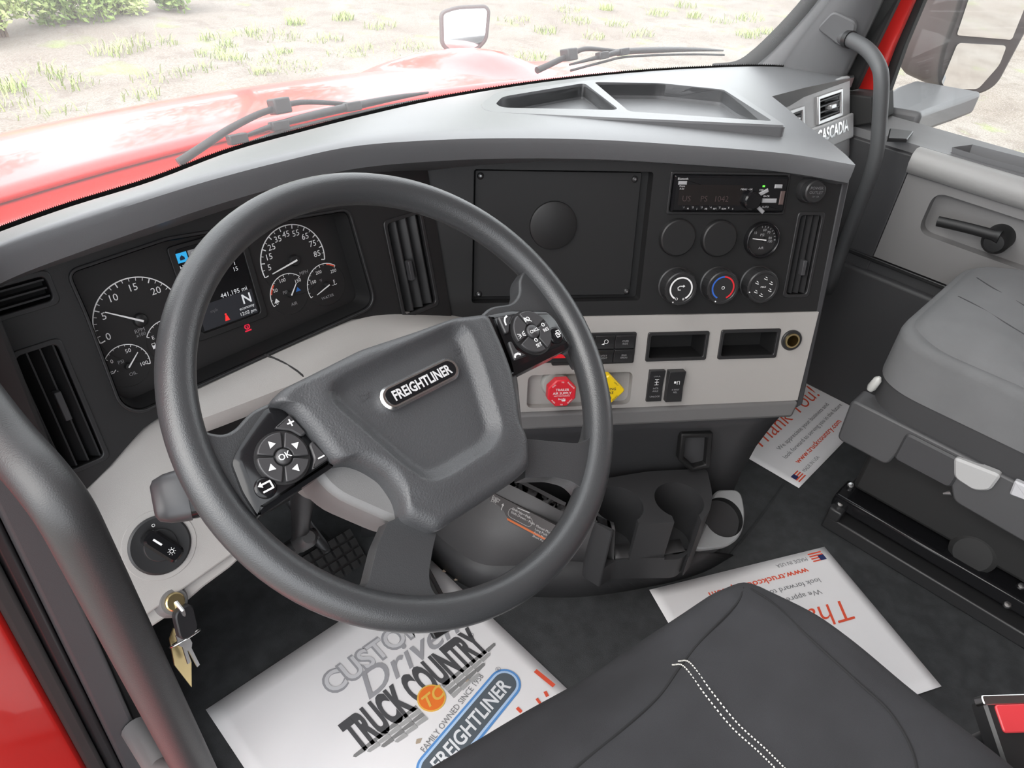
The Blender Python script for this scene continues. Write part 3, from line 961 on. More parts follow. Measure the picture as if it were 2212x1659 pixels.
c_ = FLc(504, 630); wt.text(FL, '441,195 mi', c_[0], c_[1], .0058, z0+.0004)
c_ = FLc(530, 642); wt.text(FL, 'N', c_[0]+.0005, c_[1]-.001, .0125, z0+.0004, bold=.015)
c_ = FLc(533, 660); wt.text(FL, 'economy', c_[0]-.001, c_[1]-.001, .0040, z0+.0004)
c_ = FLc(536, 672); wt.text(FL, '12:02 pm', c_[0]-.001, c_[1]-.0005, .0044, z0+.0004)
wt.build('lettering', scr_w, scr, fix=False)
gb = FLc(455, 650)
MB().flat(FL, rect(SX0+.004, SX1-.002, SY0+.001, FLc(480, 655)[1]+.006), z0-.0001).build('lower_field', mat('lcd_slate', (.03, .032, .038), .3), scr)
c_ = FLc(461, 670); MB().text(FL, 'mph', c_[0], c_[1], .004, z0+.0004).build('lettering', dim_ink, scr, fix=False)
c_ = FLc(488, 684)
sb = MB().lathe(FL.p(c_[0], c_[1]+.0035, z0+.0002), FL.n, [(.0013, 0), (.0013, .0003)], 12)
sb.flat(FL, [(c_[0]-.003, c_[1]-.005), (c_[0]+.0035, c_[1]-.005), (c_[0]+.0015, c_[1]+.002), (c_[0]-.001, c_[1]+.002)], z0+.0004)
sb.build('seat_belt_warning', scr_r, scr, fix=False)
c_ = FLc(534, 707)
pb = MB().ring(FL, c_[0], c_[1]+.001, .0024, .0040, CC+.0002, CC+.0006, n=20); pb.flat(FL, rect(c_[0]-.0045, c_[0]+.0045, c_[1]-.0055, c_[1]-.0035), CC+.0006)
pb.flat(FL, rect(c_[0]-.0006, c_[0]+.0006, c_[1]-.0008, c_[1]+.0025), CC+.0006)
pb.build('brake_warning_light', glow('warning_red', (.8, .02, .06), .6), clus, fix=False)
for (px, py, m, nm) in ((643, 625, mat('icon_blue', (.03, .16, .5), .5), 'air_symbol'), (597, 650, white_ink, 'brake_symbol'), (721, 611, white_ink, 'coolant_symbol'), (243, 804, white_ink, 'oil_can_symbol'), (333, 747, white_ink, 'fuel_pump_symbol')):
    a, b = FLc(px, py); ic = MB(); c = CC+.0009
    if nm == 'fuel_pump_symbol':
        ic.flat(FL, rect(a-.0025, a+.0018, b-.0035, b+.0008), c); ic.stroke(FL, [(a-.0022, b), (a-.0022, b+.0035), (a+.0014, b+.0035), (a+.0014, b)], .0007, c); ic.stroke(FL, [(a+.0018, b-.002), (a+.0034, b-.001), (a+.0034, b+.002)], .0006, c)
    elif nm == 'coolant_symbol':
        ic.stroke(FL, [(a, b-.001), (a, b+.0045)], .001, c); ic.stroke(FL, [(a-.004, b-.002), (a-.002, b-.003), (a, b-.002), (a+.002, b-.003), (a+.004, b-.002)], .0007, c)
        for q in (0, .0015, .003): ic.stroke(FL, [(a, b+q+.001), (a+.0018, b+q+.001)], .0005, c)
    elif nm == 'oil_can_symbol':
        ic.stroke(FL, [(a-.005, b+.0015), (a-.0025, b-.0012), (a+.001, b-.0012), (a+.004, b+.0015)], .0011, c); ic.stroke(FL, [(a-.003, b+.001), (a+.0005, b+.001)], .001, c); ic.flat(FL, rect(a+.005, a+.006, b-.0015, b-.0005), c)
    else:
        ic.flat(FL, [(a-.004, b-.0025), (a+.004, b-.0025), (a+.0018, b+.001), (a, b+.0035), (a-.0018, b+.001)], c)
    ic.build(nm, m, clus, fix=False)

# ================================================================ air vents
def vent(fr, q, label, nv, tabpos, tabh=.022, group='dashboard air vents', tilt=R(28), name='air_vent', horiz=False, depth=.04, c_front=0.):
    a0, a1, b0, b1 = q
    v = thing(name, fr.p((a0+a1)/2, b0, -depth), label, 'air vent', group)
    MB().plate_hole(fr, round_poly(rect(a0-.004, a1+.004, b0-.004, b1+.004), .009), round_poly(rect(a0+.002, a1-.002, b0+.002, b1-.002), .007), c_front-.004, c_front+.002).build('frame', satin_bk, v, bevel=.0012)
    MB().box(fr, a0+.001, a1-.001, b0+.001, b1-.001, c_front-depth, c_front-depth+.002).build('back', deep_bk, v)
    for k in range(nv):
        if not horiz:
            x = a0+(a1-a0)*(k+.75)/(nv+.5); w = (a1-a0)/(nv+.5)*.40
            P = [(x-w*math.cos(tilt), c_front-.018), (x+w*math.cos(tilt), c_front-.003)]
            mb = MB(); t = .0009
            mb.add([fr.p(xx+d, bb, cc) for bb in (b0+.003, b1-.003) for (xx, cc) in P for d in (-t, t)],
                   [(0, 1, 3, 2), (4, 6, 7, 5), (0, 4, 5, 1), (2, 3, 7, 6), (0, 2, 6, 4), (1, 5, 7, 3)])
        else:
            y = b0+(b1-b0)*(k+.75)/(nv+.5); t = .001
            mb = MB().box(fr, a0+.003, a1-.003, y-t, y+t, c_front-.016, c_front-.003)
        mb.build('slat', satin_bk, v)
    if tabpos:
        x = a0+(a1-a0)*tabpos[0]; y = b0+(b1-b0)*tabpos[1]
        if horiz: mb = MB().box(fr, x-.010, x+.010, y-.004, y+.004, c_front-.008, c_front+.008)
        else: mb = MB().box(fr, x-.0035, x+.0035, y-tabh/2, y+tabh/2, c_front-.008, c_front+.004)
        mb.build('tab', charcoal, v, bevel=.001)
    return v
vent(FL, vL, 'tall black air vent left of the instrument cluster', 3, (.55, .52), tabh=.035)
vent(FL, vR, 'tall black air vent between the instrument cluster and the blank cover plate', 3, (.42, .45), tabh=.03)
vent(FC, VCR, 'tall black air vent right of the heater knobs', 3, (.6, .35), tabh=.026)

# small defroster vent at the far left end of the dashboard
DV = vrect(uvl(FL, [(-10, 645), (95, 597), (118, 640), (10, 705)], .004))
SV = (FL.uv(-30, 660)[0], FL.uv(118, 640)[0], FL.uv(60, 668)[1], FL.uv(60, 600)[1])
cut(drv, [MB().prism(FL, round_poly(rect(*SV), .006), -.034, .05)])
vent(FL, SV, 'wide dark side window vent above the tall left air vent', 3, None, horiz=True, name='side_window_vent', depth=.032)

# ================================================================ centre face fittings
cov = thing('cover_plate', FC.p((SCR[0]+SCR[1])/2, SCR[2], -.021), 'blank black cover plate with a round disc and four screws', 'cover plate')
MB().prism(FC, round_poly(rect(SCR[0]+.004, SCR[1]-.014, SCR[2]+.006, SCR[3]-.003), .003), -.021, -.014, cham=.001).build('plate', black_pl, cov)
a, b = FC.uv(1195, 487, -.014); e = FC.uv(1246, 487, -.014)
rad = e[0]-a
MB().lathe(FC.p(a, b, -.014), FC.n, [(rad, 0), (rad*.98, .004), (rad*.9, .0055), (.0001, .0055)], 48).build('disc', black_pl, cov, angle=30)
for px, py in ((1038, 380), (1371, 387), (1034, 635), (1353, 629)):
    a, b = FC.uv(px, py, -.013)
    sc = MB().lathe(FC.p(a, b, -.014), FC.n, [(.0052, 0), (.0052, .002), (.0035, .0036), (.0001, .0038)], 16).build('screw', satin_bk, cov, angle=50)
    MB().lathe(FC.p(a, b, -.012), FC.n, [(.0018, 0), (.0018, .0025), (.0001, .0026)], 6).build('socket', steel, sc)

# radio
RD = vrect(uvl(FC, [(1449, 376), (1697, 378), (1690, 458), (1447, 456)]))
rad_o = thing('car_radio', FC.p((RD[0]+RD[1])/2, RD[2], -.002), 'black single slot car radio with small lit buttons', 'radio')
MB().plate_hole(FC, round_poly(rect(RD[0]-.004, RD[1]+.004, RD[2]-.004, RD[3]+.004), .003), round_poly(rect(RD[0], RD[1], RD[2], RD[3]), .003), -.001, .004).build('trim_ring', satin_bk, rad_o, bevel=.001)
rface = MB().prism(FC, round_poly(rect(RD[0]+.001, RD[1]-.001, RD[2]+.001, RD[3]-.001), .003), -.001, .011, cham=.003).build('faceplate', gloss_bk, rad_o)
W, H = RD[1]-RD[0], RD[3]-RD[2]
def rp_(fx, fy): return (RD[0]+W*fx, RD[3]-H*fy)
c = .0112
lcd = MB().flat(FC, rect(rp_(.05, 0)[0], rp_(.60, 0)[0], rp_(0, .80)[1], rp_(0, .25)[1]), c).build('display', mat('radio_lcd', (.008, .006, .006), .15), rface, fix=False)
dm = MB()
x, y = rp_(.12, .62); dm.text(FC, 'US', x, y, .009, c+.0003); x, y = rp_(.27, .62); dm.text(FC, 'PS', x, y, .009, c+.0003); x, y = rp_(.42, .62); dm.text(FC, '1042', x, y, .009, c+.0003)
dm.build('lettering', mat('lcd_dim', (.045, .03, .03), .5), lcd, fix=False)
wl = MB()
x, y = rp_(.07, .10); wl.text(FC, 'Bluetooth', x, y, .0036, c+.0003, width=.017)
x, y = rp_(.07, .33); wl.text(FC, 'Phone', x, y+.0022, .0026, c+.0003); wl.text(FC, 'A.Sel', x, y-.0018, .0026, c+.0003)
x, y = rp_(.63, .36); wl.text(FC, 'MENU • OK', x, y, .0028, c+.0003)
x, y = rp_(.76, .37); wl.text(FC, 'DISP', x, y, .0026, c+.0003)
x, y = rp_(.815, .54); wl.text(FC, 'BACK', x, y, .003, c+.0003)
x, y = rp_(.82, .83); wl.text(FC, 'AUTO', x, y, .003, c+.0003)
for k in range(6):
    x, y = rp_(.125+.078*k, .87); wl.text(FC, str(k+1), x-.004, y+.001, .003, c+.0013); wl.text(FC, ('M', 'J', 'AB', 'RPT', 'RDM', 'II')[k], x+.003, y-.001, .0025, c+.0013)
wl.build('lettering', mat('radio_ink', (.55, .55, .56), .5), rface, fix=False)
rbm = mat('radio_button', (.32, .32, .33), .35)
for k in range(6):
    x, y = rp_(.125+.078*k, .87); MB().prism(FC, rect(x-.0065, x+.0065, y-.0035, y+.0035), .010, .0118).build('preset_button', gloss_bk, rface, bevel=.0005)
for fx, fy, w, h in ((.07, .21, .007, .0028), (.905, .27, .0065, .003), (.845, .66, .0125, .0035)):
    x, y = rp_(fx, fy); MB().prism(FC, rect(x-w, x+w, y-h, y+h), .010, .0135, cham=.001).build('button', rbm, rface)
for fx, fy, an in ((.775, .45, R(28)), (.77, .88, R(-38))):
    x, y = rp_(fx, fy); f2 = FC.sub(x, y, 0, an); MB().prism(f2, rect(-.010, .010, -.003, .003), .010, .0135, cham=.001).build('button', rbm, rface)
x, y = rp_(.68, .65); MB().lathe(FC.p(x, y, .010), FC.n, [(.015, 0), (.0145, .010), (.012, .012), (.0001, .0115)], 32).build('volume_knob', gloss_bk, rface, angle=40)
x, y = rp_(.775, .27); MB().flat(FC, rect(x-.002, x+.002, y-.0014, y+.0014), c+.0004).build('indicator_light', glow('green_led', (.1, 1., .05), 1.6), rface, fix=False)
x, y = rp_(.955, .6); MB().prism(FC, rect(x-.004, x+.004, y-.010, y+.012), .010, .0125, cham=.001).build('usb_cover', mat('usb_brown', (.10, .07, .065), .4), rface)

# power outlet cap
a, b = FC.uv(1752, 412, .01)
po = thing('power_outlet', FC.p(a, b, 0), 'round black power outlet cap beside the radio', 'power outlet')
MB().lathe(FC.p(a, b, -.002), FC.n, [(.0215, 0), (.0215, .006), (.019, .012), (.0001, .012)], 32).build('socket_rim', satin_bk, po, angle=40)
MB().lathe(FC.p(a+.002, b, .009), FC.n, [(.018, 0), (.018, .011), (.016, .013), (.0001, .013)], 32).build('cap', satin_bk, po, angle=40)
t_ = MB(); t_.text(FC, 'POWER', a+.002, b+.006, .0046, .0226); t_.text(FC, 'OUTLET', a+.002, b-.001, .0046, .0226); t_.text(FC, '12V 15A', a+.002, b-.0075, .0026, .0226)
t_.build('lettering', dim_ink, po, fix=False)

# blank gauge covers and the pressure gauge
def gauge_blank(px, py, label):
    a, b = FC.uv(px, py, .008)
    g = thing('gauge_blank', FC.p(a, b, 0), label, 'gauge cover', 'round blank gauge covers')
    MB().lathe(FC.p(a, b, -.002), FC.n, [(.0305, 0), (.0305, .008), (.0295, .011), (.0275, .0125), (.0001, .0125)], 48).build('cap', black_pl, g, angle=25)
    return g
gauge_blank(1465, 514, 'round blank gauge cover under the left end of the radio')
gauge_blank(1555, 516, 'round blank gauge cover beside the small white needle gauge')
a, b = FC.uv(1645, 518, .004)
pg = thing('pressure_gauge', FC.p(a, b, 0), 'small round gauge with one white needle under the radio', 'gauge')
MB().ring(FC, a, b, .0255, .030, -.002, .012, n=48).build('bezel', gloss_bk, pg, bevel=.002)
MB().lathe(FC.p(a, b, -.002), FC.n, [(.026, 0), (.026, .006), (.0001, .006)], 40).build('face', cf, pg, angle=30)
sg = MB()
for k in range(9):
    t = R(215-250*k/8.); t = R(100-14*k) if k < 8 else R(0)
    sg.stroke(FC, [(a+.021*math.cos(t), b+.021*math.sin(t)), (a+.0235*math.cos(t), b+.0235*math.sin(t))], .0008, .0066)
for s, an, r in (('10', 140, .019), ('60', 85, .017), ('70', 55, .016), ('PSI', 100, .009), ('80', 15, .014), ('100', -8, .014)):
    sg.text(FC, s, a+r*math.cos(R(an)), b+r*math.sin(R(an)), .0042, .0066)
sg.text(FC, 'AIR', a, b-.013, .0042, .0066)
sg.build('scale', grey_ink, pg, fix=False)
MB().flat(FC, [(a-.019, b+.0025), (a+.006, b-.0008), (a+.006, b+.0012), (a-.019, b+.0033)], .009).build('needle', MATS['needle_white'], pg, fix=False)
MB().lathe(FC.p(a+.005, b, .004), FC.n, [(.004, 0), (.004, .0046), (.0001, .0047)], 16).build('needle_cap', black_pl, pg)

# heater knobs
def knob(px, py, label, kind):
    a, b = FC.uv(px, py, .014)
    k = thing('heater_knob', FC.p(a, b, 0), label, 'control knob', 'heater control knobs')
    MB().lathe(FC.p(a, b, -.002), FC.n, [(.031, 0), (.031, .004), (.029, .005), (.028, .026), (.0265, .028), (.0235, .028), (.0225, .0268), (.0001, .0268)], 48).build('knob', satin_bk, k, angle=30)
    for i in range(16):
        t = 2*math.pi*i/16
        MB().box(FC.sub(a, b, 0, t), .0275, .0292, -.0012, .0012, .006, .024).build('grip_rib', satin_bk, k)
    p = MB(); cc = .0252
    if kind == 'fan':
        MB().ring(FC, a, b, .0175, .0200, cc-.0004, cc, R(-60), R(240), 40).build('scale', white_ink, k)
        p.stroke(FC, [(a-.001, b-.002), (a-.005, b-.002), (a-.006, b+.002), (a-.003, b+.0045), (a+.004, b+.0045)], .0013, cc); p.flat(FC, [(a+.003, b+.002), (a+.003, b+.007), (a+.0065, b+.0045)], cc)
        p.text(FC, 'O', a-.006, b-.017, .0045, cc); p.text(FC, '#', a+.006, b-.017, .0045, cc)
        dd = -118
    elif kind == 'temp':
        MB().ring(FC, a, b, .0175, .0200, cc-.0004, cc, R(90), R(245), 30).build('cold_scale', mat('cold_blue', (.03, .12, .5), .5), k)
        MB().ring(FC, a, b, .0175, .0200, cc-.0004, cc, R(-65), R(90), 30).build('hot_scale', mat('hot_red', (.65, .02, .03), .5), k)
        p.ring(FC, a, b, .002, .0028, cc-.0002, cc, n=16)
        dd = -115
    else:
        for an in (80, 25, -25, -95, -145, 150):
            x, y = a+.0145*math.cos(R(an)), b+.0145*math.sin(R(an))
            p.stroke(FC, [(x-.003, y), (x+.001, y-.002), (x+.003, y-.002)], .0011, cc); p.stroke(FC, [(x-.001, y+.003), (x+.002, y+.001)], .0011, cc)
        p.text(FC, 'MAX', a, b, .0032, cc)
        dd = -160
    x, y = a+.0255*math.cos(R(dd)), b+.0255*math.sin(R(dd))
    p.lathe(FC.p(x, y, .0255), FC.n, [(.0012, 0), (.0012, .0009), (.0001, .001)], 10)
    p.build('lettering', white_ink, k, fix=False)
knob(1466, 620, 'round heater knob with a white fan speed ring', 'fan')
knob(1556, 618, 'round heater knob with a blue and red temperature ring', 'temp')
knob(1642, 616, 'round heater knob with white air direction figures', 'mode')

# storage cubby liners in the light grey panel (dark inside and a black frame)
for q, lab in ((BIN1, 'open black cubby above the rocker switches'), (BIN2, 'open black cubby beside the lighter socket')):
    cu = thing('dash_cubby', FC.p((q[0]+q[1])/2, q[2], -.043), lab, 'cubby', 'open cubbies in the grey dash panel')
    MB().plate_hole(FC, round_poly(rect(q[0]-.003, q[1]+.003, q[2]-.003, q[3]+.003), .004), round_poly(rect(q[0]+.003, q[1]-.003, q[2]+.003, q[3]-.003), .004), .002, .007).build('frame', satin_bk, cu, bevel=.001)
    i0, i1 = rect(q[0]+.002, q[1]-.002, q[2]+.002, q[3]-.002), rect(q[0]+.006, q[1]-.006, q[2]+.005, q[3]-.005)
    mb = MB().add([FC.p(a, b, .005) for a, b in i0]+[FC.p(a, b, -.042) for a, b in i1], [(i, (i+1) % 4, 4+(i+1) % 4, 4+i) for i in range(4)]+[(4, 5, 6, 7)])
    mb.build('liner', black_pl, cu, fix=False)
# lighter socket
a, b = FC.uv(1710, 735, .006)
ls = thing('lighter_socket', FC.p(a, b, 0), 'round lighter socket at the right end of the grey panel', 'socket')
MB().ring(FC, a, b, .0125, .019, .002, .008, n=36).build('outer_ring', satin_bk, ls, bevel=.001)
MB().ring(FC, a, b, .0105, .0135, -.03, .010, n=36).build('barrel', brass, ls)
MB().lathe(FC.p(a, b, -.03), FC.n, [(.0105, 0), (.0105, .004), (.0001, .004)], 24).build('bottom', deep_bk, ls)

# rocker switch bank behind the rim
SB = vrect(uvl(FC, [(1235, 720), (1366, 720), (1366, 778), (1235, 782)]))
nsw = 3
W2 = (SB[1]-SB[0])/nsw; H2 = (SB[3]-SB[2])/2
sbk = thing('switch_frame', FC.p((SB[0]+SB[1])/2, SB[2], 0), 'black frame around the bank of six switches in the grey panel', 'switch frame')
MB().prism(FC, round_poly(rect(SB[0]-.035, SB[1]+.003, SB[2]-.003, SB[3]+.003), .004), .003, .0075, cham=.0015).build('frame', satin_bk, sbk)
lab = [[('WORK', 'LIGHT'), ('FLOOD', 'LAMP'), ('OVER', 'RIDE')], [('ID', 'LIGHT'), ('UTLY', 'LIGHT'), ('ENG', 'SHDN')]]
names_sw = [['black switch with a house lamp symbol, upper row of the switch bank', 'black switch with a spotlight symbol, upper row of the switch bank', 'black switch reading OVER RIDE in the switch bank'], ['plain black switch beside the UTLY LIGHT switch', 'black switch reading UTLY LIGHT in the switch bank', 'black switch reading ENG SHDN in the switch bank']]
def rocker(a0, a1, b0, b1, label, lines, c0=.004, c1=.014, icon=None, group='switches in the grey dash panel'):
    s = thing('rocker_switch', FC.p((a0+a1)/2, b0, c0), label, 'switch', group)
    g = .0006
    rows = []
    for bb, cc in ((b0+g, c1-.003), ((b0+b1)/2, c1-.0045), (b1-g, c1)):
        rows.append([FC.p(a0+g, bb, c0), FC.p(a0+g, bb, cc), FC.p(a1-g, bb, cc), FC.p(a1-g, bb, c0)])
    mb = MB().grid(rows, close_u=True); mb.f += [(0, 1, 2, 3), (8, 11, 10, 9)]
    k = mb.build('paddle', satin_bk, s, bevel=.0008)
    t = MB(); am, bm = (a0+a1)/2, (b0+b1)/2
    for i, l in enumerate(lines):
        if l: t.text(FC, l, am, bm+lines[l] if isinstance(lines, dict) else bm+.002-.0045*i, .0032, c1-.0015)
    if icon == 'spot':
        t.ring(FC, am+.002, bm+.002, .003, .0038, c1-.0015, c1-.0012, n=18); t.flat(FC, [(am-.001, bm), (am-.006, bm-.003), (am-.001, bm-.0035)], c1-.0012)
    if icon == 'house':
        t.stroke(FC, [(am-.005, bm-.004), (am-.005, bm+.001), (am, bm+.0045), (am+.005, bm+.001), (am+.005, bm-.004)], .0008, c1-.0012); t.ring(FC, am, bm-.001, .0018, .0026, c1-.0014, c1-.0012, n=14)
    if t.v: t.build('lettering', white_ink if icon else grey_ink, s, fix=False)
    return s
for r_ in range(2):
    for k in range(nsw):
        a0 = SB[0]+k*W2; b1 = SB[3]-r_*H2
        ic = 'house' if (r_ == 0 and k == 0) else 'spot' if (r_ == 0 and k == 1) else None
        rocker(a0, a0+W2, b1-H2, b1, names_sw[r_][k], [] if ic or (r_ == 1 and k == 0) else list(lab[r_][k]), icon=ic)
# hazard button, red, mostly hidden by the button pod
a, b = FC.uv(1212, 770, .008)
hzb = thing('hazard_button', FC.p(a, b-.008, .0), 'red hazard warning button behind the steering wheel button pod', 'button')
MB().prism(FC, round_poly(rect(a-.016, a+.012, b-.002, b+.012), .002), .002, .012, cham=.001).build('button', mat('hazard_red', (.75, .02, .03), .35), hzb)
MB().prism(FC, round_poly(rect(a-.03, a+.016, b-.011, b+.03), .003), .002, .009, cham=.001).build('frame', satin_bk, hzb)

# pair of lock switches
q1 = vrect(uvl(FC, [(1398, 795), (1432, 795), (1427, 863), (1393, 864)]))
q2 = vrect(uvl(FC, [(1437, 795), (1474, 794), (1467, 861), (1432, 862)]))
rocker(*q1, 'tall black rocker switch reading LOCK and UNLOCK', {'LOCK': .0195, 'INTR': -.004, 'AXLE': -.009, 'UNLOCK': -.0195}, c0=.002, c1=.012)
rocker(*q2, 'tall black rocker switch with a trailer symbol beside the LOCK switch', {'4-WAY': -.005, 'REL': -.010}, c0=.002, c1=.018)
for q, kind in ((q1, 'axle'), (q2, 'trailer')):
    am, bm = (q[0]+q[1])/2, (q[2]+q[3])/2+.0085
    t = MB(); cz = .0118 if kind == 'axle' else .0178
    if kind == 'axle':
        t.stroke(FC, [(am, bm-.005), (am, bm+.005)], .0009, cz)
        for d_ in (-.005, 0, .005): t.stroke(FC, [(am-.0035, bm+d_), (am+.0035, bm+d_)], .0009, cz)
    else:
        t.flat(FC, rect(am-.005, am-.001, bm-.001, bm+.003), cz); t.stroke(FC, [(am+.001, bm-.003), (am+.001, bm+.003), (am+.005, bm+.003), (am+.005, bm-.003)], .0009, cz)
    t.build('symbol', white_ink, [o for o in bpy.data.objects if o.name.startswith('rocker_switch')][-2 if kind == 'axle' else -1], fix=False)

# air brake valves
a, b = FC.uv(1213, 848, .03)
tv = thing('trailer_air_valve', FC.p(a, b, -.01), 'red eight-sided TRAILER AIR SUPPLY knob in the grey panel', 'valve knob')
MB().lathe(FC.p(a-.004, b+.002, -.012), FC.n, [(.024, 0), (.024, .008), (.021, .012), (.0001, .012)], 32).build('collar', mat('collar_grey', (.42, .43, .41), .5), tv, angle=40)
MB().lathe(FC.p(a, b, -.002), FC.n, [(.009, 0), (.009, .024)], 20).build('stem', satin_bk, tv)
MB().prism(FC, circ(a, b, .0262, 8, math.pi/8, math.pi/8+2*math.pi), .018, .034, cham=.002).build('knob', mat('valve_red', (.68, .025, .04), .35), tv)
t = MB(); cz = .0344
for s, dy, h in (('TRAILER', .0068, .0044), ('AIR SUPPLY', .0006, .0044), ('NOT FOR PARKING', -.0044, .0022), ('Bendix', -.0100, .0032)): t.text(FC, s, a, b+dy, h, cz, bold=.012)
for s, an in (('PULL', 135), ('TO', 90), ('EVACUATE', 45), ('PUSH', 225), ('TO', 270), ('SUPPLY', 315)):
    up_ = an < 180
    t.text(FC, s, a+.0205*math.cos(R(an)), b+.0205*math.sin(R(an)), .0024, cz, rot=R(an-90 if up_ else an+90), bold=.01)
t.flat(FC, [(a-.001, b-.0125), (a+.007, b-.0115), (a+.006, b-.0145), (a+.001, b-.0145)], cz)
t.build('lettering', white_ink, tv, fix=False)
a, b = FC.uv(1312, 843, .03)
pv = thing('parking_brake_valve', FC.p(a, b, -.01), 'yellow diamond PARKING BRAKE knob partly behind the steering wheel rim', 'valve knob')
MB().lathe(FC.p(a, b, -.012), FC.n, [(.02, 0), (.02, .01), (.009, .011), (.009, .03)], 28).build('stem', satin_bk, pv, angle=40)
MB().prism(FC, round_poly([(a-.0315, b), (a, b-.0315), (a+.0315, b), (a, b+.0315)], .006, 4), .018, .034, cham=.002).build('knob', mat('valve_yellow', (.80, .55, .01), .35), pv)
t = MB()
for s, dy, h in (('PARKING', .004, .0046), ('BRAKE', -.003, .0046), ('Bendix', -.0105, .0032)): t.text(FC, s, a, b+dy, h, cz, bold=.012)
for s, an in (('PUSH TO', 135), ('APPLY', 45), ('PULL TO', 225), ('RELEASE', 315)):
    up_ = an < 180
    t.text(FC, s, a+.0185*math.cos(R(an)), b+.0185*math.sin(R(an)), .0024, cz, rot=R(an-90 if up_ else an+90))
t.flat(FC, [(a-.002, b-.0135), (a+.007, b-.012), (a+.006, b-.016), (a+.001, b-.016)], cz)
t.build('lettering', black_ink, pv, fix=False)
# ================================================================ lower left of the dashboard
FK = leaned(FL.p(*FL.uv(145, 1095)), 0, 34)
kn_px = [(143, 1098), (190, 1052), (240, 1003), (283, 948), (320, 915), (372, 884), (440, 925), (478, 1010), (520, 1150), (502, 1196), (276, 1356)]
kn = round_poly(uvl(FK, kn_px), [.004, 0, .006, .01, .01, .01, .01, .01, .005, .004, .004], 4)
knee = MB().prism(FK, kn, -.02, .004).build('knee_panel', ltgrey, dash, bevel=.006, bseg=3)
MB().prism(FK, uvl(FK, [(520, 1150), (502, 1194), (274, 1354), (292, 1378), (380, 1320), (440, 1268), (497, 1226), (525, 1200)], -.006), -.03, -.005).build('knee_edge', ltgrey, dash, bevel=.003)
# padded shelf running on under the cluster
A = [(350, 893), (380, 872), (430, 845), (505, 808), (581, 772), (670, 733), (760, 697), (845, 684), (985, 690), (1040, 690)]
Bq = [(353, 902), (395, 898), (437, 890), (530, 856), (624, 820), (700, 790), (790, 755), (880, 730), (990, 720), (1050, 712)]
sh = MB(); rows = []
Ac = spline([FL.p(*FL.uv(*p), .001) for p in A], 40)
Bc = spline([hz(*p, .598-.004*max(0, i-5)) for i, p in enumerate(Bq)], 40)
for k in range(40):
    p, q = Ac[k], Bc[k]
    out = V((q.x-p.x, q.y-p.y, 0)).normalized() if (q-p).length > .005 else V((0, -1, 0))
    out = V((0, -1, 0))
    rows.append([p+V((0, .02, -.05)), p+V((0, .012, .0)), lerp(p, q, .15)+V((0, 0, .001)), lerp(p, q, .6)+V((0, 0, .002)), lerp(p, q, .9), q+V((0, -.004, -.005)), q+V((0, -.004, -.016)), q+V((0, .004, -.030)), q+V((0, .04, -.038))])
sh.grid(rows).build('shelf', ltgrey, dash, fix=False, solid=-.004)
gq = [Ac[17]+V((0, .003, .0055)), lerp(Ac[17], Bc[17], .5)+V((.012, 0, .0058)), Bc[17]+V((.022, -.004, .001)), Bc[17]+V((.026, -.0085, -.018))]
MB().tube(spline(gq, 10), .0015, 6).build('shelf_seam', deep_bk, dash)
# dark inner structure below the shelf
MB().box(flatZ, -.31, .36, .36, .60, .30, .56).build('under_dash', deep_bk, dash)
MB().box(flatZ, -.33, -.272, .30, .60, .30, .80).build('end_panel', black_pl, dash, bevel=.004)

# headlamp switch
a, b = FK.uv(343, 1176); e = FK.uv(412, 1176); rad = .036
hl = thing('headlamp_switch', FK.p(a, b, 0), 'round black headlamp rotary switch in the light grey knee panel', 'switch')
MB().ring(FK, a, b, rad-.001, rad+.007, .0035, .0048, n=48).build('dished_ring', ltgrey, hl, bevel=.001)
MB().lathe(FK.p(a, b, .001), FK.n, [(rad, 0), (rad, .0055), (rad*.93, .007), (rad*.6, .006), (.0001, .006)], 48).build('plate', satin_bk, hl, angle=30)
MB().lathe(FK.p(a, b, .006), FK.n, [(.0195, 0), (.0195, .004), (.0185, .005), (.0001, .005)], 36).build('knob_base', satin_bk, hl, angle=30)
f2 = FK.sub(a, b, 0, R(-62))
MB().prism(f2, round_poly(rect(-.024, .024, -.0105, .0105), .008), .01, .026, cham=.003).build('grip', gloss_bk, hl)
MB().prism(f2, rect(-.016, -.004, -.0012, .0012), .026, .0264).build('pointer', white_ink, hl)
t = MB(); t.ring(f2, .010, 0, .0018, .0025, .0262, .0265, n=14)
for k in range(8):
    q = k*math.pi/4; t.stroke(f2, [(.010+.0034*math.cos(q), .0034*math.sin(q)), (.010+.0046*math.cos(q), .0046*math.sin(q))], .0006, .0265)
t.build('lamp_symbol', white_ink, hl, fix=False)
aa, bb2 = FK.uv(331, 1135, .007); MB().ring(FK, aa, bb2, .0013, .0020, .0072, .0075, n=14).build('off_mark', white_ink, hl)

# ignition lock with keys
ig = hit(377, 1298, FK.p(0, FK.uv(377, 1298)[1], -.02), V((0, -.5, -.35)).normalized())
ig = FK.p(*FK.uv(377, 1300, .006), .006)
lock = thing('ignition_lock', ig, 'silver ignition lock barrel under the light grey knee panel', 'ignition lock')
axi = V((0.1, -.75, .55)).normalized()
MB().lathe(ig-axi*.03, axi, [(.022, 0), (.020, .02), (.0155, .029), (.0001, .029)], 28).build('housing', midgrey, lock, angle=50)
MB().lathe(ig-axi*.002, axi, [(.0115, 0), (.0115, .005), (.010, .0065), (.0001, .0065)], 24).build('barrel', brass, lock, angle=40)
keyo = thing('key_bunch', ig+V((.0, -.05, -.14)), 'bunch of keys on a steel ring hanging from the ignition lock', 'keys')
kb = hit(398, 1335, ig+axi*.02, V((0, 1, 0)))
ringc = hit(400, 1379, ig+axi*.02, V((0, 1, 0)))
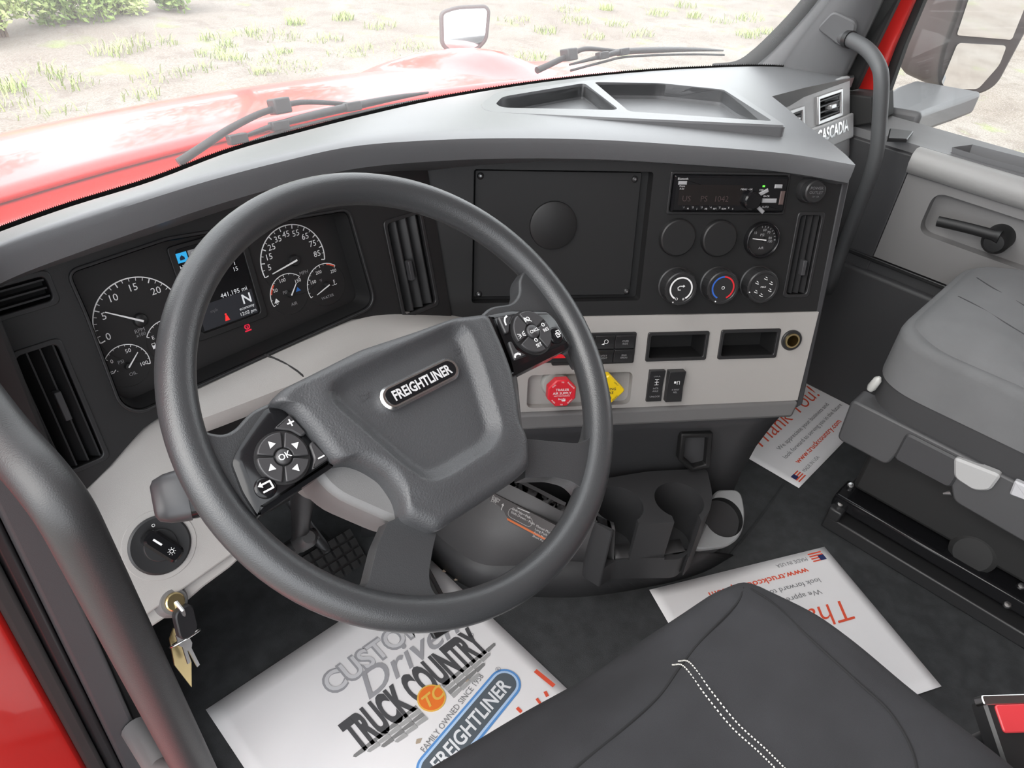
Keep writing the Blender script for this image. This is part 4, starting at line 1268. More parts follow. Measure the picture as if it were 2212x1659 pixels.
# key in the lock: blade and black bow
MB().tube([ig+axi*.004, lerp(ig+axi*.02, kb, .5), kb], .0028, 8).build('ignition_key_blade', steel, keyo)
dk = (ringc-kb).normalized()
kdn = (ringc-kb).length-.011
FKey = Frame(kb, dk.cross(V((0, -1, 0))), V((.25, -.9, .3)))
MB().prism(FKey, round_poly(rect(-.0125, .0125, *((-.016, kdn) if FKey.v.dot(dk) > 0 else (-kdn, .016))), .011, 6), -.004, .004, cham=.0015).build('key_bow', mat('key_black', (.02, .02, .022), .4), keyo)
rr = []
for k in range(32):
    t_ = 2*math.pi*k/32
    rr.append(ringc+V((math.cos(t_), .15*math.sin(t_)*0, 0))*.0195+V((0, -.55, .62)).normalized()*math.sin(t_)*.0165)
MB().tube(rr, .0012, 8, closed=True).build('split_ring', chrome, keyo)
def hang_key(px0, px1, w, m, y, thick=.002, pointed=False):
    p0 = hit(*px0, ringc+V((0, y, 0)), V((0, 1, 0))); p1 = hit(*px1, ringc+V((0, y, 0)), V((0, 1, 0)))
    d = p0-p1; L_ = d.length
    f = Frame(p1, V((0, -1, 0)).cross(d)*-1, V((.35, -1, .2)))
    f = Frame(p1, d.normalized().cross(V((.3, -1, .2)).normalized())*-1, V((.3, -1, .2)))
    if f.v.dot(d) < 0: f = Frame(p1, -f.u, f.n)
    if pointed: poly = [(0, 0), (w*.8, L_*.35), (w*.7, L_*.8), (w*.2, L_), (-w*.5, L_*.9), (-w*.9, L_*.5)]
    else: poly = [(-w*.35, 0), (w*.35, 0), (w*.4, L_*.55), (w, L_*.65), (w, L_*.95), (w*.4, L_), (-w*.4, L_), (-w, L_*.95), (-w, L_*.65), (-w*.4, L_*.55)]
    return MB().prism(f, poly, -thick/2, thick/2)
hang_key((402, 1372), (408, 1432), .006, steel, -.002).build('flat_key', steel, keyo)
hang_key((408, 1380), (428, 1438), .006, steel, .004).build('flat_key', steel, keyo)
hang_key((398, 1375), (413, 1484), .013, brass, .010, pointed=True).build('brass_tag', brass, keyo)

# ================================================================ pedals
pc = hy(735, 1228, .40)
ped = thing('brake_pedal', (pc.x, pc.y, 0), 'black ribbed brake pedal below the steering column', 'pedal')
FP = Frame(pc, (1, 0, 0), V((0, -.62, .78)))
MB().prism(FP, round_poly(rect(-.058, .058, -.06, .06), .008), -.014, 0).build('plate', satin_bk, ped, bevel=.003)
for i in range(6):
    for j in range(6):
        a, b = -.048+i*.0192, -.050+j*.020
        MB().box(FP, a-.0072, a+.0072, b-.0076, b+.0076, -.001, .006).build('tread_block', mat('pedal_rubber', (.022, .022, .022), .55), ped)
MB().tube([FP.p(0, .03, -.012), FP.p(-.02, .10, .02), V((pc.x-.03, .60, pc.z+.18))], .011, 12).build('arm', mat('dull_steel_dark', (.06, .06, .062), .45, metal=.6), ped)
MB().box(flatZ, pc.x-.02, pc.x+.02, pc.y+.05, pc.y+.09, 0, pc.z+.02).build('bracket', satin_bk, ped)
j0 = hy(648, 1172, .30)
uj = thing('steering_joint', (j0.x, j0.y, j0.z-.03), 'grey steel steering joint under the column shroud', 'steering joint')
MB().lathe(j0-ax*.05, ax, [(.010, 0), (.016, .008), (.016, .05), (.014, .06), (.014, .12)], 24).build('yoke', mat('dull_steel', (.09, .09, .092), .45, metal=.6), uj, angle=40)
MB().lathe(j0+V((-.03, 0, 0)), (1, 0, 0), [(.010, 0), (.010, .06)], 16).build('cross_pin', satin_bk, uj)
ac = hz(938, 1255, .05)
acc = thing('accelerator_pedal', (ac.x, ac.y, 0), 'narrow black accelerator pedal beside the console', 'pedal')
FA = Frame(ac+V((-.025, .0, .0)), V((.97, -.12, 0)), V((0, -.5, .86)))
MB().prism(FA, round_poly(rect(-.028, .028, -.09, .09), .006), -.008, .004).build('plate', satin_bk, acc, bevel=.002)
for k in range(3): MB().box(FA, -.016+k*.014, -.011+k*.014, -.085, .085, .003, .007).build('rib', rubber, acc)
MB().box(flatZ, ac.x-.04, ac.x-.01, ac.y-.01, ac.y+.05, 0, .05).build('foot', satin_bk, acc)

# ================================================================ console with cup holders
con = thing('floor_console', hz(1380, 1180, 0), 'dark grey floor console with cup holders below the centre of the dashboard', 'console')
con.location.z = 0
conm = mat('console_grey', (.075, .073, .075), .5, bump=.2, bscale=1400)
conb = mat('console_dark', (.035, .035, .037), .5, bump=.2, bscale=1400)
Z1 = .205
def ring_px(pts, z): return [hz(*p, z) for p in pts]
o0 = ring_px([(895, 1165), (935, 1213), (1010, 1268), (1100, 1285), (1250, 1290), (1402, 1268), (1513, 1239), (1585, 1200)], 0)
o1 = ring_px([(925, 1125), (955, 1165), (1030, 1215), (1110, 1222), (1234, 1212), (1316, 1226), (1411, 1212), (1500, 1190)], .075)
o2 = ring_px([(1040, 1005), (1075, 1035), (1103, 1048), (1160, 1076), (1215, 1105), (1288, 1128), (1328, 1144), (1500, 1132)], Z1)
o3 = ring_px([(1060, 995), (1085, 1025), (1115, 1042), (1172, 1068), (1230, 1095), (1290, 1110), (1335, 1125), (1490, 1115)], Z1+.002)
MB().grid([spline(o, 40) for o in (o0, o1)]).build('skirt', conb, con, fix=False, solid=.004)
w1, w2 = spline(o1[:6]+[hz(1326, 1226, .075)], 30), spline(o2[:6]+[hz(1328, 1144, Z1)], 30)
MB().grid([[lerp(a, b, t) for a, b in zip(w1, w2)] for t in (0, .5, .97, 1)]+[[p+V((.012, .012, 0)) for p in w2]]).build('side_wall', conm, con, fix=False, solid=.004)
l1, l2 = spline([hz(1326, 1226, .075), hz(1411, 1212, .075), hz(1500, 1190, .075)], 12), spline([hz(1330, 1203, .11), hz(1400, 1203, .11), hz(1480, 1190, .11)], 12)
MB().grid([l1, l2, [p+V((.02, .025, -.002)) for p in l2]]).build('front_lip', conm, con, fix=False, solid=.004)
MB().grid([spline(o2[:5], 20), spline([p+V((.022, .010, .0)) for p in o2[:5]], 20), spline([p+V((.03, .02, -.09)) for p in o2[:5]], 20)]).build('top_edge', conm, con, fix=False)
# cup holder block
dk_px = [(1262, 1040), (1316, 1032), (1400, 1018), (1527, 1012), (1540, 1070), (1533, 1105), (1512, 1130), (1488, 1190), (1470, 1205), (1332, 1206), (1322, 1150), (1284, 1128)]
dk = []
for i, p in enumerate(dk_px):
    q = hz(*p, Z1 if i < 7 or i > 9 else .11); dk.append((q.x, q.y))
dpoly = round_poly(dk, [.01, .01, .01, .012, .02, .01, .01, .008, .012, .012, .004, .01], 4)
deck = MB().prism(flatZ, dpoly, .05, Z1).build('cup_block', conb, con)
def cyl(px, py, z, r, z0, z1, n=40):
    q = hz(px, py, z)
    return MB().lathe((q.x, q.y, z0), (0, 0, 1), [(r, 0), (r, z1-z0)], n), q
c1, q1_ = cyl(1336, 1090, Z1, .047, .085, .5)
c2, q2_ = cyl(1467, 1080, Z1, .047, .085, .5)
# open fronts of the cups and the low tray in front of the bridge
dirf = V((-.62, -.78, 0)).normalized()
sl = []
for q, w in ((q1_, .026), (q2_, .026)):
    f = Frame((q.x, q.y, 0), dirf.cross(V((0, 0, 1))), V((0, 0, 1)))
    s_ = 1 if f.v.dot(dirf) > 0 else -1
    sl.append(MB().prism(f, rect(-w, w, 0 if s_ > 0 else -.2, .2 if s_ > 0 else 0), .105, .5))
mid = (q1_+q2_)/2+dirf*.098
f = Frame((mid.x, mid.y, 0), (q2_-q1_), V((0, 0, 1)))
hl_ = (q2_-q1_).length/2+.018
sl.append(MB().prism(f, rect(-hl_, hl_, -.045, .045), .11, .5))
cut(deck, [c1, c2]+sl)
# pale single cup ring beside it, tipped towards the driver
FQ = Frame(hz(1563, 1117, .125), (1, 0, 0), V((-.22, -.36, .9)))
s3 = uvl(FQ, [(1498, 1188), (1530, 1120), (1543, 1058), (1601, 1057), (1611, 1110), (1604, 1152), (1580, 1178)])
ringm = mat('cup_ring_grey', (.28, .285, .29), .45, bump=.1, bscale=1500)
r3 = MB().prism(FQ, round_poly(s3, .02, 5), -.018, 0, cham=.003).build('single_cup', ringm, con)
ce = FQ.uv(1563, 1117)
cut(r3, [MB().lathe(FQ.p(*ce, -.1), FQ.n, [(.0415, 0), (.0415, .2)], 44)])
MB().lathe(FQ.p(*ce, -.115), FQ.n, [(.0415, .114), (.041, .113), (.040, 0), (.0001, 0)], 44, cap=False).build('cup_liner', black_pl, con, fix=False)
MB().prism(FQ, round_poly(inset(s3, .004), .02, 5), -.125, -.017).build('cup_stand', conb, con)
# low lid edge, pen slot and side pocket on the skirt behind the cups
lowd = thing('ash_pocket', FC.p(FC.uv(1505, 960)[0], VG-.13, -.06), 'small dark open pocket in the lower dash above the cup holders', 'pocket')
pa = hy(1470, 925, 0)
def on_skirt(px, py):
    bk = -FC.n.copy(); bk.z = 0; bk.normalize()
    return hit(px, py, FC.p(0, VG-.05, -.012)+bk*.03, V((FC.n.x, FC.n.y, .10)).normalized())
qv = [on_skirt(*p) for p in ((1466, 928), (1534, 926), (1528, 1000), (1488, 1010), (1460, 985))]
fp = Frame(qv[0], FC.u, V((FC.n.x, FC.n.y, .10)))
loc = [((q-fp.o).dot(fp.u), (q-fp.o).dot(fp.v)) for q in qv]
MB().plate_hole(fp, loc, inset(loc, .010), -.003, .016).build('frame', black_pl, lowd, bevel=.003)
MB().prism(fp, inset(loc, .009), -.004, .001).build('back', dkgrey, lowd)

# shift diagram sticker on the console side
sa, sb_, sc_ = hit(1075, 1045, o2[2], V((0, 0, 1))), None, None
e1 = (o2[4]-o2[2]).normalized(); down = ((o1[3]-o2[3])-e1*(o1[3]-o2[3]).dot(e1)).normalized()
nn = e1.cross(down)
if nn.z < 0: nn = -nn
FST = Frame(o2[2], e1, nn)
st = uvl(FST, [(1065, 1062), (1212, 1128), (1180, 1162), (1062, 1105)], .004)
stk = thing('shift_sticker', FST.p(*st[3], .003), 'dark shift pattern sticker with orange and blue edge on the console side', 'sticker')
q0 = vrect(st)
x0 = st[0][0]; L3 = st[1][0]-x0; y0_ = st[3][1]; y1_ = st[0][1]
y0_ = min(st[2][1], st[3][1])
MB().prism(FST, rect(x0, x0+L3, y0_, y1_), .003, .009).build('sheet', mat('sticker_dark', (.06, .055, .055), .45), stk)
MB().flat(FST, rect(x0, x0+L3, y0_+.002, y0_+.006), .0093).build('orange_band', mat('sticker_orange', (.55, .13, .03), .5), stk)
MB().flat(FST, rect(x0, x0+L3*.3, y0_, y0_+.004), .0096).build('blue_band', mat('sticker_blue', (.06, .2, .65), .5), stk)
t = MB(); hgt = y1_-y0_
for i, s in enumerate(('Engine', 'Brake', 'OFF', 'Low', 'Med', 'High')): t.text(FST, s, x0+.004, y1_-.006-i*(hgt-.012)/6, .0048, .0093, align='LEFT')
t.text(FST, 'Shift Up - Pull', x0+.05, y1_-.010, .005, .0093, align='LEFT'); t.text(FST, 'Shift Down - Push', x0+.05, y1_-.017, .005, .0093, align='LEFT')
for i, s in enumerate(('Manual Mode', 'Long Push', 'Auto Mode', 'Short Push')): t.text(FST, s, x0+L3*.72, y1_-.018-i*.007, .0045, .0093, align='LEFT')
t.stroke(FST, [(x0+.03, y0_+.010), (x0+.03, y1_-.012)], .0014, .0094); t.flat(FST, [(x0+.027, y0_+.013), (x0+.033, y0_+.013), (x0+.03, y0_+.008)], .0094); t.flat(FST, [(x0+.027, y1_-.014), (x0+.033, y1_-.014), (x0+.03, y1_-.009)], .0094)
t.stroke(FST, round_poly(rect(x0+.045, x0+L3*.66, y0_+.010, y0_+.028), .009, 4), .0006, .0094, closed=True)
t.stroke(FST, [(x0+.06, y0_+.034), (x0+.085, y0_+.036)], .0016, .0094)
t.build('lettering', mat('sticker_ink', (.5, .49, .48), .5), stk, fix=False)

# ================================================================ paper floor mats
def paper(fr, w0, w1, h0, h1, label, bend=None, cutp=None):
    p = thing('paper_floor_mat', fr.p((w0+w1)/2, (h0+h1)/2, 0), label, 'paper mat', 'printed paper floor mats')
    mb = MB(); rows = []
    for j in range(15):
        b = lerp(h0, h1, j/14)
        rows.append([fr.p(lerp(w0, w1, i/20), b, paper_z(lerp(w0, w1, i/20), b)) for i in range(21)])
    mb.grid(rows).build('sheet', paper_m, p, fix=False, solid=.0005)
    return p
def paper_z(a, b): return .003
KZ = .0
K1, K0, K2 = hz(445, 1535, KZ), hz(932, 1212, KZ), hz(1280, 1435, KZ)
FM = Frame(K1, K0-K1, (0, 0, 1))
wM = (K0-K1).length
m1 = paper(FM, 0, wM, -.56, 0, 'white paper floor mat printed with a winged logo on the driver footwell floor')
c = .0040
def at(px, py): return FM.uv(px, py, .004)
silver = mat('print_silver', (.34, .34, .36), .6); dkink = mat('print_dark', (.07, .07, .075), .6); blue_ink = mat('print_blue', (.10, .28, .62), .6); orange_ink = mat('print_orange', (.80, .18, .02), .6)
p0, p1 = at(700, 1485), at(985, 1290)
b0 = (p0[1]+.0)
MB().text(FM, 'CUSTOMER', p0[0], p0[1]-.001, .042, c, align='LEFT', width=.265, bold=.05).build('lettering', silver, m1, fix=False)
MB().text(FM, 'CUSTOMER', p0[0]+.002, p0[1]-.001, .038, c+.0004, align='LEFT', width=.260, bold=.015).build('lettering', mat('print_light', (.62, .62, .64), .6), m1, fix=False)
q_ = at(775, 1495)
MB().text(FM, 'Driven', q_[0], q_[1]+.002, .05, c+.0008, align='LEFT', width=.21, shear=.35, bold=.008).build('lettering', silver, m1, fix=False)
ta, tb = at(742, 1580), at(815, 1640)
tl = at(770, 1607); te = at(1020, 1385)
th = math.hypot(ta[0]-tb[0], ta[1]-tb[1])*.75
MB().text(FM, 'TRUCK COUNTRY', tl[0]-.004, (tl[1]+te[1])/2+.006, .057, c, align='LEFT', width=te[0]-tl[0]+.02, bold=.05).build('lettering', dkink, m1, fix=False)
wc = at(932, 1508)
for s in (-1, 1):
    for j in range(4):
        wg = MB(); y_ = wc[1]+.004-j*.0085; L_ = .135-.020*j
        for i in range(int(L_/.021)):
            x_ = wc[0]+s*(.028+i*.021)
            wg.flat(FM, [(x_, y_-.004), (x_+s*.019, y_-.002), (x_+s*.022, y_+.002), (x_+s*.019, y_+.004), (x_, y_+.004)], c+.0002*j)
        wg.build('wing_feathers', mat('feather_grey_%d' % (j % 2), (.22+.16*(j % 2),)*3, .6), m1, fix=False)
MB().lathe(FM.p(wc[0], wc[1], c), FM.n, [(.0245, 0), (.0245, .0008)], 36).build('logo_ring', mat('logo_yellow', (.75, .45, .08), .6), m1)
MB().lathe(FM.p(wc[0], wc[1], c+.0002), FM.n, [(.022, 0), (.022, .0009)], 36).build('logo_disc', orange_ink, m1)
MB().text(FM, 'TC', wc[0], wc[1], .022, c+.0016, shear=.3, bold=.02).build('lettering', MATS['logo_yellow'], m1, fix=False)
f0, f1 = at(912, 1622), at(1040, 1458)
MB().text(FM, 'FAMILY OWNED SINCE 1958', (f0[0]+f1[0])/2, (f0[1]+f1[1])/2, .0105, c, rot=math.atan2(f1[1]-f0[1], f1[0]-f0[0]), width=math.hypot(f1[0]-f0[0], f1[1]-f0[1])).build('lettering', mat('print_grey', (.2, .2, .21), .6), m1, fix=False)
g0, g1 = at(928, 1672), at(1098, 1468)
gl = math.hypot(g1[0]-g0[0], g1[1]-g0[1])/2+.006
FO = FM.sub((g0[0]+g1[0])/2, (g0[1]+g1[1])/2, 0, math.atan2(g1[1]-g0[1], g1[0]-g0[0]))
MB().flat(FO, stadium(gl+.012, .0285), c).build('logo_border', blue_ink, m1, fix=False)
MB().flat(FO, stadium(gl+.008, .0245), c+.0003).build('logo_border', mat('print_pale_blue', (.45, .62, .85), .6), m1, fix=False)
MB().flat(FO, stadium(gl+.004, .0205), c+.0006).build('logo_field', mat('print_slate', (.09, .11, .13), .6), m1, fix=False)
MB().text(FO, 'FREIGHTLINER', 0, 0, .024, c+.0009, width=2*gl-.03, bold=.02, shear=.15).build('lettering', mat('print_white', (.75, .77, .8), .6), m1, fix=False)
for px, py in ((1018, 1372), (1076, 1446)):
    r_ = at(px, py); t = MB(); t.ring(FM, r_[0], r_[1], .0042, .0048, c-.0003, c, n=20); t.text(FM, 'R', r_[0], r_[1], .005, c); t.build('registered_mark', MATS['print_grey'], m1, fix=False)
rk = MB()
for (x0_, y0__), (x1_, y1__), w_ in (((1158, 1450), (1195, 1480), .008), ((1178, 1495), (1182, 1503), .006), ((1118, 1530), (1125, 1537), .006), ((1160, 1510), (1166, 1518), .005)):
    MB().stroke(FM, [at(x0_, y0__), at(x1_, y1__)], w_, c).build('script_lettering', red_ink, m1, fix=False)
stm = mat('mud_stain', (.42, .34, .26), .8)
for px, py in ((1008, 1470), (1030, 1500), (1060, 1480), (905, 1600), (960, 1232), (985, 1252), (1110, 1490)):
    x_, y_ = at(px, py)
    MB().flat(FM, [(x_+.006*random.uniform(.4, 1.3)*math.cos(k), y_+.004*random.uniform(.4, 1.3)*math.sin(k)) for k in (0, .9, 1.8, 2.7, 3.6, 4.5, 5.4)], c-.0003).build('stain', stm, m1, fix=False)

def thank_mat(A_, B_, up_pt, w, h, label):
    """A_ bottom-left (flag corner), B_ bottom-right of the printed sheet"""
    u = (B_-A_).normalized()
    f = Frame(A_, u, (0, 0, 1))
    p = paper(f, 0, w, 0, h, label)
    k = w/.43
    fl = MB(); fa, fb = .018*k, .008*k
    for j in range(7):
        if j % 2 == 0: fl.flat(f, rect(fa, fa+.034*k, fb+j*.0032*k, fb+(j+1)*.0032*k), c)
    fl.build('flag_stripes', red_ink, p, fix=False)
    MB().flat(f, rect(fa, fa+.015*k, fb+.0095*k, fb+.0226*k), c+.0003).build('flag_canton', mat('flag_blue', (.02, .03, .12), .6), p, fix=False)
    MB().text(f, 'MADE IN USA', fa+.042*k, fb+.011*k, .009*k, c, align='LEFT').build('lettering', MATS['print_grey'], p, fix=False)
    MB().text(f, 'www.truckcountry.com', w*.46, .046*k, .014*k, c, width=w*.56, bold=.015).build('lettering', red_ink, p, fix=False)
    t = MB().text(f, 'look forward to serving you in the future', w*.53, .074*k, .0115*k, c, width=w*.74); t.build('lettering', MATS['print_grey'], p, fix=False); t = MB().text(f, 'We appreciate your business and', w*.52, .099*k, .0115*k, c, width=w*.64)
    t.build('lettering', MATS['print_grey'], p, fix=False)
    MB().text(f, 'Thank You!', w/2, .152*k, .046*k, c, width=w*.78, shear=.3, bold=-.006).build('lettering', red_ink, p, fix=False)
    return p
TA1, TB1 = hz(1725, 1056, 0), hz(1886, 890, 0)
thank_mat(TA1, TB1, None, (TB1-TA1).length, .30, 'white paper floor mat reading Thank You on the passenger floor')
TA2, TB2 = hz(1780, 1183, 0), hz(1402, 1276, 0)
thank_mat(TA2, TB2, None, (TB2-TA2).length, .34, 'white paper floor mat lying upside down half under the driver seat')
# ================================================================ driver seat
seat = thing('driver_seat', (0, -.5, 0), 'black cloth driver seat with seams and a double row of white stitching', 'seat')
def seat_h(x, y):
    z = .512
    fe = -.172-.235*(x+.109)                              # front edge line
    z -= .055*sstep(1-(fe-y)/.11)*(1-.65*sstep((x-.05)/.2))     # front roll
    z -= .012*math.exp(-((x-.12)/.06)**2)*sstep((fe-y-.05)/.1)
    z -= .012*sstep((x-.24)/.06)
    z += .003*math.sin(31*x+17*y)*math.sin(23*y-9*x+.5)
    return z
sp = [(-.30, -.135), (-.109, -.170), (.062, -.208), (.2, -.245), (.308, -.270), (.314, -.33), (.308, -.40), (.296, -.50), (.284, -.585), (.266, -.76), (-.30, -.76)]
sp = round_poly(sp, [.06, .03, .03, .03, .02, .03, .03, .03, .03, .06, .06], 5)
FG = Frame((0, 0, 0), (1, 0, 0), (0, 0, 1))
cush = domed(FG, sp, seat_h, .34, nb=220, rings=46, edge=.028).build('cushion', fabric, seat, angle=80)
def on_seat(px, py, up=.0):
    z = .49
    for _ in range(24):
        q = hz(px, py, z)
        d = inside_dist(sp, q.x, q.y); e = .028
        drop = e-math.sqrt(max(0, e*e-(e-max(0, d))**2)) if d < e else 0
        z = z*.5+.5*(seat_h(q.x, q.y)-drop+up)
    return hz(px, py, z)
def seam(pts, r, m, name='seam', up=.0):
    return MB().tube(spline([on_seat(*p, up) for p in pts], 40), r, 6).build(name, m, seat)
seam_m = mat('seam_black', (.008, .008, .009), .9)
seam([(1606, 1270), (1590, 1306), (1517, 1381), (1470, 1440), (1422, 1506), (1340, 1580), (1256, 1648), (1210, 1690)], .0016, seam_m)
seam([(1622, 1272), (1671, 1304), (1740, 1370), (1849, 1470), (1920, 1536), (1967, 1613), (1985, 1680)], .0016, seam_m)
thr = mat('white_thread', (.62, .60, .55), .8)
for off in ((0, 0), (13, -8)):
    base = spline([on_seat(x+off[0], y+off[1], .0012) for x, y in ((1452, 1436), (1478, 1440), (1523, 1500), (1580, 1570), (1640, 1625), (1690, 1675))], 90)
    st_ = MB()
    for k in range(0, 88, 2): st_.tube([base[k], base[k+1]], .0008, 5)
    o = st_.build('stitching', thr, seat); o['kind'] = 'stuff'
MB().prism(FG, round_poly(rect(-.24, .24, -.72, -.30), .03), .12, .36).build('suspension', satin_bk, seat, bevel=.01)
MB().prism(FG, round_poly(rect(-.26, .26, -.74, -.30), .02), 0, .12).build('base', deep_bk, seat, bevel=.01)
bk_ = [(-.26, -.80), (.26, -.80), (.27, -.70), (-.27, -.70)]
MB().prism(FG, round_poly(bk_, .04), .42, 1.15).build('backrest', fabric, seat, bevel=.03, bseg=4)
# buckle
bq = hz(2185, 1570, .47)
buck = thing('seat_belt_buckle', (bq.x+.01, bq.y, .30), 'black seat belt buckle with a red button beside the driver seat', 'buckle')
FBk = Frame(bq, V((.75, -.66, 0)), V((-.25, -.28, .93)))
MB().prism(FBk, round_poly(rect(-.022, .06, -.06, .028), .006), -.022, 0, cham=.003).build('housing', satin_bk, buck)
MB().prism(FBk, round_poly(rect(-.012, .05, -.006, .022), .004), -.004, .0025, cham=.001).build('release_button', mat('buckle_red', (.65, .05, .06), .4), buck)
MB().prism(FBk, round_poly(rect(-.024, .06, .022, .032), .003), -.012, .002, cham=.001).build('chrome_lip', steel, buck)
MB().tube([bq+V((.01, 0, -.03)), bq+V((.015, .02, -.12)), V((bq.x+.015, bq.y+.03, .12))], .012, 10).build('stalk', satin_bk, buck)
MB().box(flatZ, bq.x-.01, bq.x+.04, bq.y-.0, bq.y+.06, 0, .13).build('anchor', satin_bk, buck)

# ================================================================ passenger seat
ps = thing('suspension_seat', (1.25, -.45, 0), 'grey cloth passenger seat on a black suspension base by the far door', 'seat')
PX0, PX1, PY0, PY1 = .985, 1.47, -.85, -.17
def pout(x0, x1, y0, y1, r): return round_poly([(x0, y0), (x1, y0), (x1, y1), (x0, y1)], [.03, .03, r, r], 8)
def pseat_h(x, y):
    z = .545 - .03*sstep((y+.30)/.14) - .02*sstep((x-1.40)/.06) - .03*sstep((1.08-x)/.10)
    return z
domed(FG, pout(PX0+.012, PX1, PY0, PY1-.01, .10), pseat_h, .47, nb=200, rings=36, edge=.03).build('cushion_top', greyfab, ps, angle=80)
domed(FG, pout(PX0, PX1+.01, PY0, PY1, .10), lambda x, y: .505, .40, nb=160, rings=4, edge=.018).build('cushion_band', greyfab, ps, angle=80)
domed(FG, pout(PX0+.004, PX1+.01, PY0, PY1-.004, .10), lambda x, y: .455, .345, nb=160, rings=4, edge=.012).build('cushion_side', darkfab, ps, angle=80)
def pseam(pts):
    out = []
    for p in pts:
        z = .52
        for _ in range(10):
            q = hz(*p, z); z = pseat_h(q.x, q.y)
        out.append(hz(*p, z))
    return spline(out, 24)
for pts in ([(2070, 640), (2110, 660), (2160, 690), (2212, 722), (2260, 752)], [(2110, 600), (2150, 625), (2212, 660), (2260, 690)]):
    MB().tube(pseam(pts), .0012, 6).build('seam', mat('seam_grey', (.05, .05, .052), .9), ps)
# plastic valance with levers
FV = Frame((PX0, PY1, .345), (0, -1, 0), (-1, 0, .0))
val = [(-.005, -.10), (.10, -.10), (.11, -.055), (.20, -.05), (.23, -.10), (.34, -.105), (.66, -.11), (.66, 0), (-.01, 0)]
va = MB().prism(FV, round_poly(val, .012, 4), -.05, .006).build('valance', mat('valance_grey', (.07, .07, .073), .5, bump=.15, bscale=1500), ps, bevel=.004)
MB().prism(FV, round_poly(rect(.105, .215, -.075, -.008), .012), .0, .012, cham=.004).build('valance_pocket', dkgrey, ps)
def on_v(px, py, c=.01): return FV.uv(px, py, c)
lv = [on_v(*p) for p in ((2062, 985), (2165, 1025), (2140, 1058), (2105, 1058), (2062, 1030))]
MB().prism(FV, round_poly(lv, .010, 4), .0, .016, cham=.004).build('height_lever', mat('lever_grey', (.42, .42, .42), .4), ps)
lv = [on_v(*p) for p in ((2192, 1038), (2230, 1055), (2225, 1085), (2180, 1068))]
MB().prism(FV, round_poly(lv, .004, 4), .0, .012, cham=.003).build('switch', mat('lever_pale', (.5, .5, .52), .4), ps)
lq = hit(1908, 835, V((PX0+.03, 0, 0)), V((1, 0, 0)))
MB().lathe(lq+V((0, .02, -.02)), V((0, -.2, 1)), [(.006, 0), (.009, .008), (.008, .03), (.003, .036)], 14).build('knob', mat('knob_pale', (.5, .5, .48), .3), ps, angle=50)
# base frame
MB().box(flatZ, 1.05, 1.44, -.84, -.22, .10, .26).build('mechanism', deep_bk, ps, bevel=.01)
for x0 in (1.0, 1.40):
    MB().box(flatZ, x0, x0+.05, -.90, -.205, 0, .035).build('floor_rail', satin_bk, ps, bevel=.004)
    MB().box(flatZ, x0+.02, x0+.09, -.88, -.20, .05, .085).build('slide_rail', gloss_bk, ps, bevel=.006)
MB().box(flatZ, 1.0, 1.45, -.235, -.205, .03, .06).build('cross_bar', satin_bk, ps, bevel=.004)
for k, (px, py) in enumerate(((1838, 1050), (1815, 1090), (2113, 1212), (2096, 1232), (2205, 1267), (2184, 1285), (2175, 1307))):
    q = hit(px, py, V((1.02, 0, .06)), V((-.5, 0, .86)))
    MB().lathe(q, V((-.5, 0, .86)), [(.008, 0), (.008, .004), (.006, .007), (.0001, .008)], 8).build('bolt', steel, ps)
MB().tube([hx(1960, 1080, 1.08), hx(2040, 1088, 1.08), hx(2120, 1075, 1.08)], .009, 12).build('scissor_arm', satin_bk, ps)
q = hx(2020, 1064, 1.06); q2v = hx(2058, 1060, 1.06)
MB().lathe(q, q2v-q, [(.004, 0), (.010, .5*(q2v-q).length), (.012, (q2v-q).length)], 16).build('damper', steel, ps)
q = hx(2105, 1190, 1.06)
MB().lathe(q, V((-1, 0, .2)), [(.045, 0), (.045, .01), (.035, .02), (.0001, .022)], 28).build('air_spring', rubber, ps, angle=40)
q = hx(1935, 1010, 1.06); q2v = hx(1970, 1085, 1.06)
for p in ((1905, 1030), (1945, 1050)):
    q = hx(*p, 1.07); MB().tube([q, q+V((0, -.02, -.05))], .012, 10).build('link', satin_bk, ps)
MB().prism(FG, round_poly(rect(1.0, 1.48, -.95, -.85), .04), .42, 1.15).build('backrest', greyfab, ps, bevel=.03, bseg=4)

# ================================================================ passenger door
FX = lambda x: Frame((x, 0, 0), (0, -1, 0), (-1, 0, 0))
XI = 1.50
FD = FX(XI)
def dpx(pts, fr=FD): return uvl(fr, pts)
door = struct_root('door_1', (XI, -.1, 0))
door_m = mat('door_grey', (.19, .185, .185), .55, bump=.2, bscale=1500)
belt = sum(FD.uv(*p)[1] for p in ((1949, 318), (2080, 352), (2212, 392)))/3
y_l = FD.uv(1965, 365)[0]
# lower door, upper panel, recess, armrest roll, ledge
MB().box(FD, -.235, .9, 0.0, belt-.06, -.10, -.045).build('door_body', dkgrey, door)
MB().box(FD, -.14, .9, 0.0, FD.uv(2030, 590)[1]-.06, -.05, .015).build('lower_pocket', dkgrey, door, bevel=.008)
MB().box(FD, -.14, .9, FD.uv(2030, 590)[1]-.065, FD.uv(2030, 590)[1]-.02, -.05, -.005).build('lower_ledge', dkgrey, door, bevel=.006)
rc = dpx([(1967, 372), (2212, 432), (2400, 480), (2400, 640), (2182, 574), (1962, 532)])
up_p = MB().prism(FD, [(y_l, belt-.02), (.9, belt-.02), (.9, FD.uv(2030, 590)[1]-.02), (y_l, FD.uv(2030, 590)[1]-.02)], -.05, .0).build('upper_panel', door_m, door)
h0, h1 = FD.uv(1985, 420), FD.uv(2212, 560)
cut(up_p, [MB().prism(FD, round_poly(rect(FD.uv(1990, 480)[0], .8, FD.uv(2100, 545)[1], FD.uv(2100, 440)[1]), .03, 6), -.03, .05)])
